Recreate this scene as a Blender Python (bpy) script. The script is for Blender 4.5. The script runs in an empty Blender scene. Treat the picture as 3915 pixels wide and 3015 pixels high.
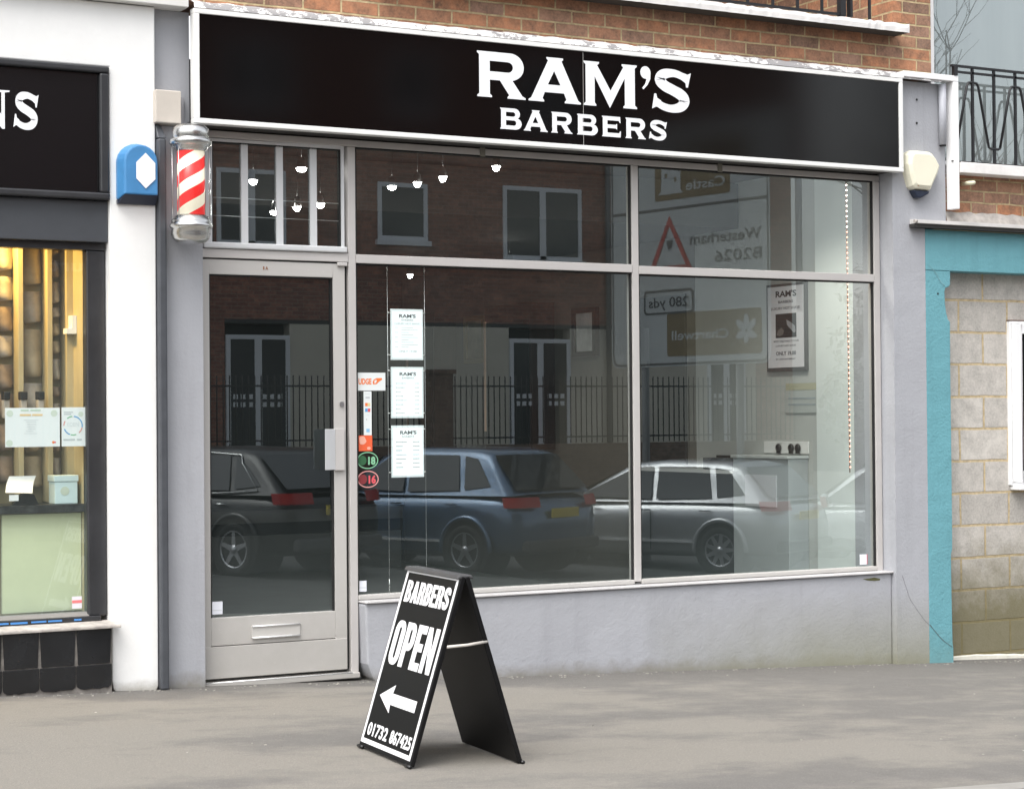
import bpy, bmesh, math, random
from mathutils import Vector, Matrix
PI = math.pi
R = math.radians
random.seed(7)
sc = bpy.context.scene
C = sc.collection

# ------------------------------------------------------------------ camera
cam_d = bpy.data.cameras.new('camera')
cam = bpy.data.objects.new('camera', cam_d)
C.objects.link(cam)
cam_d.sensor_fit = 'HORIZONTAL'
cam_d.sensor_width = 36
cam_d.lens = 68.05
cam_d.clip_start = 0.05
cam_d.clip_end = 2000
YAW, PIT, ROL = R(28.88), R(0.695), R(-0.468)
fw = Vector((math.sin(YAW)*math.cos(PIT), math.cos(YAW)*math.cos(PIT), math.sin(PIT)))
rt = Vector((math.cos(YAW), -math.sin(YAW), 0))
up = rt.cross(fw)
r2 = math.cos(ROL)*rt + math.sin(ROL)*up
u2 = -math.sin(ROL)*rt + math.cos(ROL)*up
M = Matrix((( r2.x, u2.x, -fw.x, 0), (r2.y, u2.y, -fw.y, -10.3), (r2.z, u2.z, -fw.z, 1.58), (0, 0, 0, 1)))
cam.matrix_world = M
sc.camera = cam

# ------------------------------------------------------------------ light
SUN_EL, SUN_AZ = R(58), R(235)       # azimuth clockwise from +Y (the sun stands behind the camera's left shoulder)
w = bpy.data.worlds.new('World')
sc.world = w
w.use_nodes = True
wn, wl = w.node_tree.nodes, w.node_tree.links
bg = wn['Background']
sky = wn.new('ShaderNodeTexSky')
sky.sky_type = 'NISHITA'
sky.sun_disc = False
sky.sun_elevation = SUN_EL
sky.sun_rotation = SUN_AZ
sky.air_density = 1.2
sky.dust_density = 4.0
sky.ozone_density = 1.0
hs = wn.new('ShaderNodeHueSaturation')
hs.inputs['Saturation'].default_value = 0.22
wl.new(sky.outputs[0], hs.inputs['Color'])
wl.new(hs.outputs[0], bg.inputs['Color'])
bg.inputs['Strength'].default_value = 0.145
sun_d = bpy.data.lights.new('sun', 'SUN')
sun_d.energy = 0.6
sun_d.angle = R(40)
sun_d.color = (1.0, 0.97, 0.93)
sun = bpy.data.objects.new('sun', sun_d)
C.objects.link(sun)
sd = Vector((math.sin(SUN_AZ)*math.cos(SUN_EL), math.cos(SUN_AZ)*math.cos(SUN_EL), math.sin(SUN_EL)))
sun.rotation_euler = sd.to_track_quat('Z', 'Y').to_euler()
vs = sc.view_settings
vs.view_transform = 'Standard'
vs.look = 'None'
vs.exposure = 1.26
vs.gamma = 1.0
vs.use_curve_mapping = False
sc.cycles.use_denoising = True
sc.cycles.max_bounces = 8
sc.cycles.transparent_max_bounces = 16
sc.cycles.sample_clamp_indirect = 4

# ------------------------------------------------------------------ material helpers
MATS = {}
def nm(name):
    m = bpy.data.materials.new(name)
    m.use_nodes = True
    return m, m.node_tree.nodes, m.node_tree.links, m.node_tree.nodes['Principled BSDF']
def mat(name, col, rough=0.6, metal=0.0, var=0.0, vscale=6.0, bump=0.0, bscale=40.0, spec=0.5, emit=None, estr=0.0, stretch=(1, 1, 1), coat=0.0):
    if name in MATS: return MATS[name]
    m, n, l, b = nm(name)
    b.inputs['Base Color'].default_value = (*col, 1)
    b.inputs['Roughness'].default_value = rough
    b.inputs['Metallic'].default_value = metal
    b.inputs['Specular IOR Level'].default_value = spec
    b.inputs['Coat Weight'].default_value = coat
    if emit:
        b.inputs['Emission Color'].default_value = (*emit, 1)
        b.inputs['Emission Strength'].default_value = estr
    if var or bump:
        tc = n.new('ShaderNodeTexCoord'); mp = n.new('ShaderNodeMapping')
        mp.inputs['Scale'].default_value = stretch
        l.new(tc.outputs['Object'], mp.inputs['Vector'])
    if var:
        nz = n.new('ShaderNodeTexNoise'); nz.inputs['Scale'].default_value = vscale
        nz.inputs['Detail'].default_value = 6; nz.inputs['Roughness'].default_value = 0.62
        l.new(mp.outputs[0], nz.inputs['Vector'])
        r = n.new('ShaderNodeValToRGB')
        r.color_ramp.elements[0].position = 0.3; r.color_ramp.elements[1].position = 0.7
        r.color_ramp.elements[0].color = tuple(max(0, c*(1-var)) for c in col)+(1,)
        r.color_ramp.elements[1].color = tuple(min(1, c*(1+var*0.7)) for c in col)+(1,)
        l.new(nz.outputs['Fac'], r.inputs['Fac']); l.new(r.outputs['Color'], b.inputs['Base Color'])
    if bump:
        nb = n.new('ShaderNodeTexNoise'); nb.inputs['Scale'].default_value = bscale; nb.inputs['Detail'].default_value = 4
        l.new(mp.outputs[0], nb.inputs['Vector'])
        bp = n.new('ShaderNodeBump'); bp.inputs['Strength'].default_value = 1.0; bp.inputs['Distance'].default_value = bump
        l.new(nb.outputs['Fac'], bp.inputs['Height']); l.new(bp.outputs[0], b.inputs['Normal'])
    MATS[name] = m
    return m
def mixc(n, l, fac, a, b, mode='MIX'):
    x = n.new('ShaderNodeMix'); x.data_type = 'RGBA'; x.blend_type = mode
    if hasattr(fac, 'links'): l.new(fac, x.inputs[0])
    else: x.inputs[0].default_value = fac
    for i, v in ((6, a), (7, b)):
        if hasattr(v, 'links'): l.new(v, x.inputs[i])
        else: x.inputs[i].default_value = (*v, 1)
    return x.outputs[2]
def ramp(n, l, src, p0, p1, v0=0.0, v1=1.0):
    r = n.new('ShaderNodeMapRange'); r.clamp = True
    l.new(src, r.inputs[0])
    for i, v in zip((1, 2, 3, 4), (p0, p1, v0, v1)): r.inputs[i].default_value = v
    return r.outputs[0]
def noise(n, l, vec, scale, detail=5, rough=0.6):
    z = n.new('ShaderNodeTexNoise'); z.inputs['Scale'].default_value = scale
    z.inputs['Detail'].default_value = detail; z.inputs['Roughness'].default_value = rough
    l.new(vec, z.inputs['Vector']); return z.outputs['Fac']
def math_(n, l, op, a, b=0.0):
    x = n.new('ShaderNodeMath'); x.operation = op
    for i, v in ((0, a), (1, b)):
        if hasattr(v, 'links'): l.new(v, x.inputs[i])
        else: x.inputs[i].default_value = v
    return x.outputs[0]
def wpos(n, l):
    g = n.new('ShaderNodeNewGeometry'); s = n.new('ShaderNodeSeparateXYZ')
    l.new(g.outputs['Position'], s.inputs[0]); return g.outputs['Position'], s.outputs
def mapping(n, l, vec, sc_=(1, 1, 1), loc=(0, 0, 0), rot=(0, 0, 0)):
    m = n.new('ShaderNodeMapping'); l.new(vec, m.inputs[0])
    m.inputs['Scale'].default_value = sc_; m.inputs['Location'].default_value = loc; m.inputs['Rotation'].default_value = rot
    return m.outputs[0]
def add_bump(n, l, b, h, dist):
    bp = n.new('ShaderNodeBump'); bp.inputs['Distance'].default_value = dist; bp.inputs['Strength'].default_value = 1
    l.new(h, bp.inputs['Height']); l.new(bp.outputs[0], b.inputs['Normal'])

def glass_mat(name, ior=1.8, tint=(0.93, 0.97, 0.95), rough=0.0, dust_haze=0.0):
    m, n, l, b = nm(name)
    n.remove(b); out = n['Material Output']
    fr = n.new('ShaderNodeFresnel')
    ge = n.new('ShaderNodeNewGeometry')
    io = n.new('ShaderNodeMapRange'); l.new(ge.outputs['Backfacing'], io.inputs[0])
    io.inputs[3].default_value = ior; io.inputs[4].default_value = 1/ior   # a thin sheet reflects alike from both sides
    l.new(io.outputs[0], fr.inputs['IOR'])
    tr = n.new('ShaderNodeBsdfTransparent'); tr.inputs[0].default_value = (*tint, 1)
    gl = n.new('ShaderNodeBsdfGlossy'); gl.inputs['Roughness'].default_value = rough; gl.inputs[0].default_value = (0.90, 0.98, 1.0, 1)
    mx = n.new('ShaderNodeMixShader')
    l.new(fr.outputs[0], mx.inputs[0]); l.new(tr.outputs[0], mx.inputs[1]); l.new(gl.outputs[0], mx.inputs[2])
    if dust_haze:
        P, S = wpos(n, l)
        df = n.new('ShaderNodeBsdfDiffuse'); df.inputs[0].default_value = (0.52, 0.64, 0.63, 1)
        sm = noise(n, l, mapping(n, l, P, sc_=(1.6, 1.6, 0.8)), 1.0, 5, 0.6)
        lowz = ramp(n, l, S[2], 1.15, 0.5, 0.0, dust_haze*2.2)  # pale haze low in the panes, painted into the dust film
        fac = math_(n, l, 'ADD', ramp(n, l, sm, 0.3, 0.75, dust_haze*0.5, dust_haze*1.3), lowz)
        m2 = n.new('ShaderNodeMixShader'); l.new(fac, m2.inputs[0]); l.new(mx.outputs[0], m2.inputs[1]); l.new(df.outputs[0], m2.inputs[2])
        l.new(m2.outputs[0], out.inputs[0])
        return m
    l.new(mx.outputs[0], out.inputs[0])
    return m
GLASS = glass_mat('shop_glass', 2.35, rough=0.002, dust_haze=0.015)
GLASS_PLAIN = glass_mat('plain_glass', 1.25, (0.97, 0.97, 0.97))

def brick_mat(name, axis, bw, bh, mortar, cols, mcol, moff=(0, 0), rowoff=0.5, dirt=0.0, bumpd=0.006, algae=None, band=None, mott=0.45):
    """axis: 'X' wall in XZ, 'Y' wall in YZ"""
    m, n, l, b = nm(name)
    P, S = wpos(n, l)
    cb = n.new('ShaderNodeCombineXYZ')
    l.new(S[0 if axis == 'X' else 1], cb.inputs[0]); l.new(S[2], cb.inputs[1])
    # slight waviness
    nzv = n.new('ShaderNodeTexNoise'); nzv.inputs['Scale'].default_value = 5.0; l.new(P, nzv.inputs['Vector'])
    vm = n.new('ShaderNodeVectorMath'); vm.operation = 'SCALE'; vm.inputs['Scale'].default_value = mortar*0.9
    l.new(nzv.outputs['Color'], vm.inputs[0])
    va = n.new('ShaderNodeVectorMath'); va.operation = 'ADD'; l.new(cb.outputs[0], va.inputs[0]); l.new(vm.outputs[0], va.inputs[1])
    vec = mapping(n, l, va.outputs[0], loc=(moff[0], moff[1], 0))
    br = n.new('ShaderNodeTexBrick')
    l.new(vec, br.inputs['Vector'])
    br.inputs['Scale'].default_value = 1
    br.inputs['Brick Width'].default_value = bw; br.inputs['Row Height'].default_value = bh
    br.inputs['Mortar Size'].default_value = mortar/2; br.inputs['Mortar Smooth'].default_value = 0.3
    br.inputs['Bias'].default_value = 0
    br.offset = rowoff; br.squash = 1
    br.inputs['Color1'].default_value = (0, 0, 0, 1); br.inputs['Color2'].default_value = (1, 1, 1, 1)
    br.inputs['Mortar'].default_value = (0.5, 0.5, 0.5, 1)
    cr = n.new('ShaderNodeValToRGB')
    els = cr.color_ramp.elements
    els[0].color = (*cols[0], 1); els[1].color = (*cols[-1], 1)
    for i, c_ in enumerate(cols[1:-1]):
        e = els.new((i+1)/(len(cols)-1)); e.color = (*c_, 1)
    l.new(br.outputs['Color'], cr.inputs[0])
    f1 = noise(n, l, P, 9, 6, 0.7); f2 = noise(n, l, P, 60, 3, 0.6)
    c1 = mixc(n, l, ramp(n, l, f1, 0.4, 0.72), cr.outputs[0], tuple(c_*mott for c_ in cols[0]))
    c1 = mixc(n, l, ramp(n, l, f2, 0.3, 0.8, 0, 0.35), c1, tuple(min(1, c_*1.5) for c_ in cols[-1]))
    f3 = noise(n, l, P, 25, 4, 0.6)
    mc = mixc(n, l, ramp(n, l, f3, 0.35, 0.7), mcol, tuple(c_*0.6 for c_ in mcol))
    col = mixc(n, l, br.outputs['Fac'], c1, mc)
    if algae:
        zt, colr = algae
        f4 = noise(n, l, P, 6, 6, 0.65)
        zz = math_(n, l, 'ADD', S[2], math_(n, l, 'MULTIPLY', math_(n, l, 'SUBTRACT', f4, 0.5), -0.7))
        col = mixc(n, l, ramp(n, l, zz, zt+0.1, zt-0.45, 0, 0.85), col, colr)
    l.new(col, b.inputs['Base Color'])
    b.inputs['Roughness'].default_value = 0.9
    b.inputs['Specular IOR Level'].default_value = 0.25
    h = math_(n, l, 'ADD', math_(n, l, 'MULTIPLY', math_(n, l, 'SUBTRACT', 1.0, br.outputs['Fac']), 1.0), math_(n, l, 'MULTIPLY', f2, 0.5))
    add_bump(n, l, b, h, bumpd)
    return m
BR_C = [(0.20, 0.14, 0.11), (0.43, 0.20, 0.11), (0.49, 0.215, 0.11), (0.30, 0.19, 0.145), (0.44, 0.24, 0.145)]
BRICK = brick_mat('orange_brick', 'X', 0.2375, 0.079, 0.014, BR_C, (0.56, 0.44, 0.26), moff=(0.10, 0.027))
BRICK_Y = brick_mat('orange_brick_return', 'Y', 0.2375, 0.079, 0.014, BR_C, (0.56, 0.44, 0.26), moff=(0.1, 0.027))
BLOCK = brick_mat('concrete_block', 'X', 0.447, 0.2245, 0.020, [(0.37, 0.35, 0.32), (0.51, 0.48, 0.44), (0.44, 0.415, 0.38), (0.55, 0.52, 0.475)], (0.60, 0.48, 0.30), moff=(0.14, -0.14), bumpd=0.003, mott=0.78, algae=(0.66, (0.14, 0.125, 0.06)))
BRICK_FAR = brick_mat('dark_red_brick', 'X', 0.225, 0.075, 0.012, [(0.17, 0.075, 0.06), (0.30, 0.13, 0.095), (0.44, 0.20, 0.14)], (0.36, 0.29, 0.25))
BRICK_LOW = brick_mat('brown_brick', 'X', 0.225, 0.075, 0.012, [(0.14, 0.09, 0.07), (0.2, 0.13, 0.10), (0.24, 0.16, 0.12)], (0.22, 0.18, 0.15))
DARKBRICK = brick_mat('dark_engineering_brick', 'X', 0.34, 0.136, 0.010, [(0.13, 0.12, 0.12), (0.19, 0.17, 0.17), (0.24, 0.22, 0.22)], (0.07, 0.065, 0.06), moff=(0.0, 0.05))

def painted_wall(name, col, dirtcol, zg0, slope, dz, bump=0.0015, lowpatch=0.0, green=None, scuff=0.0):
    """masonry paint with grime where it meets the pavement (z measured from the sloping pavement)"""
    m, n, l, b = nm(name)
    P, S = wpos(n, l)
    f1 = noise(n, l, P, 2.2, 6, 0.6); f2 = noise(n, l, P, 14, 5, 0.7)
    c = mixc(n, l, ramp(n, l, f1, 0.35, 0.7, 0, 0.5), col, tuple(x*0.86 for x in col))
    c = mixc(n, l, ramp(n, l, f2, 0.55, 0.8, 0, 0.25), c, tuple(min(1, x*1.12) for x in col))
    if scuff:
        stv = noise(n, l, mapping(n, l, P, sc_=(9, 9, 0.7)), 1.0, 5, 0.65)
        c = mixc(n, l, ramp(n, l, stv, 0.5, 0.78, 0, 0.5*scuff), c, tuple(x*0.62 for x in col))
        f5 = noise(n, l, P, 28, 6, 0.8)
        c = mixc(n, l, ramp(n, l, f5, 0.70, 0.735, 0, 0.9*scuff), c, tuple(min(1, x*1.35) for x in col))
        f6 = noise(n, l, mapping(n, l, P, loc=(5, 2, 1)), 16, 6, 0.8)
        c = mixc(n, l, ramp(n, l, f6, 0.71, 0.74, 0, 0.8*scuff), c, tuple(x*0.5 for x in col))
    hgt = math_(n, l, 'ADD', math_(n, l, 'SUBTRACT', S[2], zg0), math_(n, l, 'MULTIPLY', math_(n, l, 'SUBTRACT', S[0], 3.15), slope))
    hn = math_(n, l, 'ADD', hgt, math_(n, l, 'MULTIPLY', math_(n, l, 'SUBTRACT', noise(n, l, P, 8, 6, 0.7), 0.5), -dz*1.6))
    c = mixc(n, l, ramp(n, l, hn, dz, 0.0, 0, 0.75), c, dirtcol)
    if green:
        x0, x1, colr, zt = green
        gx = ramp(n, l, math_(n, l, 'ADD', S[0], math_(n, l, 'MULTIPLY', math_(n, l, 'SUBTRACT', f1, 0.5), 1.5)), x0, x1)
        gz = ramp(n, l, hn, zt, 0.05)
        c = mixc(n, l, math_(n, l, 'MULTIPLY', math_(n, l, 'MULTIPLY', gx, gz), 0.75), c, colr)
    l.new(c, b.inputs['Base Color'])
    b.inputs['Roughness'].default_value = 0.65
    b.inputs['Specular IOR Level'].default_value = 0.3
    h = math_(n, l, 'ADD', math_(n, l, 'MULTIPLY', noise(n, l, P, 5, 4, 0.6), 3.0), noise(n, l, P, 55, 4, 0.6))
    add_bump(n, l, b, h, bump)
    return m
GREY_WALL = painted_wall('grey_masonry_paint', (0.385, 0.393, 0.420), (0.20, 0.185, 0.15), 0.13, 0.0418, 0.085, bump=0.0022, green=(6.4, 7.9, (0.255, 0.255, 0.185), 0.50), scuff=0.5)
WHITE_WALL = painted_wall('white_masonry_paint', (0.83, 0.83, 0.815), (0.30, 0.28, 0.23), 0.13, 0.0418, 0.06, bump=0.0009, scuff=0.10)
TURQ = painted_wall('turquoise_masonry_paint', (0.145, 0.355, 0.405), (0.15, 0.30, 0.31), 0.13, 0.0418, 0.25, bump=0.004, scuff=0.5)

def flashing_mat():
    m, n, l, b = nm('peeling_white_paint')
    P, S = wpos(n, l)
    v = mapping(n, l, P, sc_=(14, 3, 22))
    f = noise(n, l, v, 1.0, 8, 0.75)
    f2 = noise(n, l, P, 1.1, 2, 0.5)
    k = ramp(n, l, math_(n, l, 'ADD', f, math_(n, l, 'MULTIPLY', f2, 0.6)), 0.79, 0.81)
    c = mixc(n, l, k, (0.80, 0.78, 0.76), (0.30, 0.29, 0.29))
    l.new(c, b.inputs['Base Color']); b.inputs['Roughness'].default_value = 0.7
    add_bump(n, l, b, f, 0.002)
    return m
FLASH = flashing_mat()
def tarmac(name, dark, light, flecks=True, patch=True):
    m, n, l, b = nm(name)
    P, S = wpos(n, l)
    v = mapping(n, l, P, sc_=(0.30, 0.75, 1), rot=(0, 0, R(-14)))
    f = noise(n, l, v, 1.0, 9, 0.62)
    v2 = mapping(n, l, P, sc_=(1.0, 1.9, 1), rot=(0, 0, R(-20)), loc=(3, 1, 0))
    f2 = noise(n, l, v2, 1.3, 9, 0.68)
    # dry pale patches, damp strip along the foot of the walls
    wy = ramp(n, l, S[1], -0.75, -0.12, 0, -0.17)
    wx = ramp(n, l, S[0], 4.2, 9.0, 0.03, -0.085)
    s = math_(n, l, 'ADD', math_(n, l, 'ADD', math_(n, l, 'MULTIPLY', f, 0.55), math_(n, l, 'MULTIPLY', f2, 0.45)), math_(n, l, 'ADD', wy, wx))
    k = ramp(n, l, math_(n, l, 'ADD', s, math_(n, l, 'MULTIPLY', math_(n, l, 'SUBTRACT', noise(n, l, P, 5, 8, 0.75), 0.5), 0.10)), 0.445, 0.54) if patch else 0.0
    fine = noise(n, l, P, 180, 3, 0.7)
    med = noise(n, l, P, 7, 6, 0.7)
    d = mixc(n, l, ramp(n, l, med, 0.3, 0.7), dark, tuple(x*1.22 for x in dark))
    d = mixc(n, l, ramp(n, l, wy, 0, -0.17, 0, 0.45), d, tuple(x*0.62 for x in dark))
    c = mixc(n, l, k, d, light) if patch else d
    c = mixc(n, l, ramp(n, l, fine, 0.3, 0.7, 0, 0.55), c, tuple(x*0.62 for x in dark))
    c = mixc(n, l, ramp(n, l, noise(n, l, mapping(n, l, P, loc=(9, 4, 0)), 120, 3, 0.7), 0.58, 0.75, 0, 0.5), c, tuple(min(1, x*1.7) for x in light))
    if flecks:
        vo = n.new('ShaderNodeTexVoronoi'); vo.inputs['Scale'].default_value = 11; l.new(P, vo.inputs['Vector'])
        sp = ramp(n, l, vo.outputs['Distance'], 0.085, 0.06)
        hv = n.new('ShaderNodeSeparateColor'); l.new(vo.outputs['Color'], hv.inputs[0])
        sel = ramp(n, l, hv.outputs[0], 0.955, 0.96)
        c = mixc(n, l, math_(n, l, 'MULTIPLY', sp, sel), c, (0.62, 0.60, 0.52))
    l.new(c, b.inputs['Base Color']); b.inputs['Roughness'].default_value = 0.85
    b.inputs['Specular IOR Level'].default_value = 0.3
    add_bump(n, l, b, math_(n, l, 'ADD', fine, math_(n, l, 'MULTIPLY', med, 2.0)), 0.003)
    return m
PAVE = tarmac('pavement_tarmac', (0.158, 0.150, 0.139), (0.262, 0.244, 0.214))
ROAD = tarmac('road_asphalt', (0.06, 0.06, 0.06), (0.08, 0.08, 0.08), flecks=False, patch=False)

FRAME = mat('beige_frame_paint', (0.49, 0.47, 0.455), 0.42, var=0.05, vscale=4, bump=0.0004, bscale=30)
def frame_dirty():
    m, n, l, b = nm('beige_door_paint')
    P, S = wpos(n, l)
    f = noise(n, l, P, 7, 7, 0.7)
    hz = math_(n, l, 'ADD', S[2], math_(n, l, 'MULTIPLY', math_(n, l, 'SUBTRACT', f, 0.5), -0.8))
    c = mixc(n, l, ramp(n, l, hz, 0.75, 0.1, 0, 0.55), (0.47, 0.455, 0.435), (0.34, 0.325, 0.295))
    c = mixc(n, l, ramp(n, l, noise(n, l, P, 22, 5, 0.7), 0.66, 0.72, 0, 0.4), c, (0.66, 0.65, 0.63))
    l.new(c, b.inputs['Base Color']); b.inputs['Roughness'].default_value = 0.45
    add_bump(n, l, b, f, 0.002)
    return m
FRAME_D = frame_dirty()
SASH = mat('pale_grey_sash_paint', (0.60, 0.61, 0.62), 0.45, var=0.04)
GAP = mat('black_gap', (0.012, 0.012, 0.012), 0.8)
BLACKGLOSS = mat('black_gloss_panel', (0.002, 0.002, 0.0022), 0.09, spec=0.5)
TRIM = mat('white_gloss_trim', (0.80, 0.80, 0.78), 0.35, var=0.04, vscale=3)
UPVC = mat('white_upvc', (0.84, 0.84, 0.84), 0.3)
LETTER = mat('white_vinyl_letter', (0.86, 0.87, 0.89), 0.4)
SOFFIT = mat('dark_soffit', (0.035, 0.032, 0.03), 0.8)
CHROME = mat('chrome', (0.62, 0.62, 0.61), 0.27, metal=1.0)
STEEL = mat('satin_steel', (0.55, 0.55, 0.56), 0.35, metal=1.0)
RED = mat('red_stripe', (0.75, 0.035, 0.03), 0.35, emit=(0.9, 0.03, 0.03), estr=0.30)
CREAM = mat('cream_stripe', (0.80, 0.76, 0.62), 0.35, emit=(1, 0.93, 0.72), estr=0.30)
ANTHR = mat('anthracite_pipe', (0.065, 0.07, 0.08), 0.45, var=0.2, vscale=8, bump=0.001)
BLUEP = mat('blue_plastic', (0.055, 0.22, 0.46), 0.45, var=0.12, vscale=10)
NAVY = mat('navy_plastic', (0.015, 0.022, 0.045), 0.4)
IVORY = mat('ivory_plastic', (0.80, 0.77, 0.62), 0.4, var=0.03)
BEIGEBOX = mat('beige_box', (0.55, 0.50, 0.44), 0.55, var=0.08)
BLKFRAME = mat('black_joinery', (0.03, 0.031, 0.034), 0.35, var=0.25, vscale=6, bump=0.0006)
GREYBLK = mat('dark_grey_beam', (0.055, 0.06, 0.068), 0.4, var=0.1)
TILE = mat('black_glazed_tile', (0.012, 0.013, 0.015), 0.16, var=0.4, vscale=5)
GROUT = mat('chipped_grout', (0.19, 0.175, 0.16), 0.9, var=0.4, vscale=30, bump=0.003)
STONE = mat('stone_sill', (0.42, 0.39, 0.36), 0.85, var=0.35, vscale=14, bump=0.003)
BLUETAPE = mat('blue_masking_tape', (0.07, 0.25, 0.60), 0.6)
PLY = mat('pale_plywood', (0.42, 0.36, 0.22), 0.6, var=0.12, vscale=3, stretch=(4, 4, 1))
LIMEP = mat('lime_board', (0.60, 0.64, 0.42), 0.55, var=0.05)
ROLL1 = mat('brown_roll', (0.25, 0.19, 0.145), 0.7, var=0.35, vscale=9)
ROLL2 = mat('grey_roll', (0.38, 0.34, 0.30), 0.7, var=0.3, vscale=9)
PAPER = mat('white_paper', (0.80, 0.82, 0.83), 0.6)
PAPERB = mat('cool_paper', (0.82, 0.86, 0.88), 0.5)
INK = mat('dark_ink', (0.07, 0.08, 0.09), 0.6)
INKL = mat('pale_ink', (0.50, 0.53, 0.55), 0.6)
INKXL = mat('faint_ink', (0.66, 0.69, 0.71), 0.6)
ORANGE = mat('orange_print', (0.80, 0.20, 0.05), 0.5)
REDP = mat('red_print', (0.70, 0.10, 0.12), 0.5)
PINKP = mat('pink_print', (0.70, 0.32, 0.30), 0.5)
DKRED = mat('dark_red_print', (0.22, 0.03, 0.035), 0.5)
GREENP = mat('green_print', (0.22, 0.50, 0.30), 0.5)
DKGREEN = mat('dark_green_print', (0.03, 0.12, 0.05), 0.5)
BLUEPR = mat('blue_print', (0.10, 0.35, 0.65), 0.5)
YELLP = mat('yellow_print', (0.70, 0.62, 0.30), 0.5)
IRON = mat('black_wrought_iron', (0.012, 0.012, 0.014), 0.45, bump=0.0006)
BULB = mat('lit_bulb', (1, 1, 1), 0.4, emit=(1, 0.97, 0.92), estr=30)
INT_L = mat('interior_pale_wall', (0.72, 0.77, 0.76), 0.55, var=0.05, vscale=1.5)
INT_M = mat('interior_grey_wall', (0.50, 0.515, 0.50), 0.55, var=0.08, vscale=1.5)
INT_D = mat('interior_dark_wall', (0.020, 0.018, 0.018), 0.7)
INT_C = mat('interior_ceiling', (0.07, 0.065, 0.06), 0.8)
INT_F = mat('interior_floor', (0.24, 0.25, 0.25), 0.35, var=0.15, vscale=2)
WOODD = mat('dark_red_wood', (0.035, 0.014, 0.010), 0.4, var=0.3, vscale=5, stretch=(5, 5, 1))
GOLD = mat('dull_gold', (0.30, 0.24, 0.12), 0.45)
COPPER = mat('copper_edge', (0.95, 0.60, 0.42), 0.35)
CABINET = mat('pale_cabinet', (0.42, 0.45, 0.46), 0.4)
DARKMIR = mat('dark_mirror', (0.10, 0.11, 0.12), 0.05, metal=0.9)
PLASTB = mat('black_plastic', (0.008, 0.008, 0.008), 0.35)
CURT = mat('net_curtain', (0.26, 0.27, 0.28), 0.8, var=0.05, vscale=2, stretch=(6, 1, 0.4))
CONC = mat('white_painted_concrete', (0.78, 0.76, 0.74), 0.75, var=0.12, vscale=5, bump=0.003, bscale=18)

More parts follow.
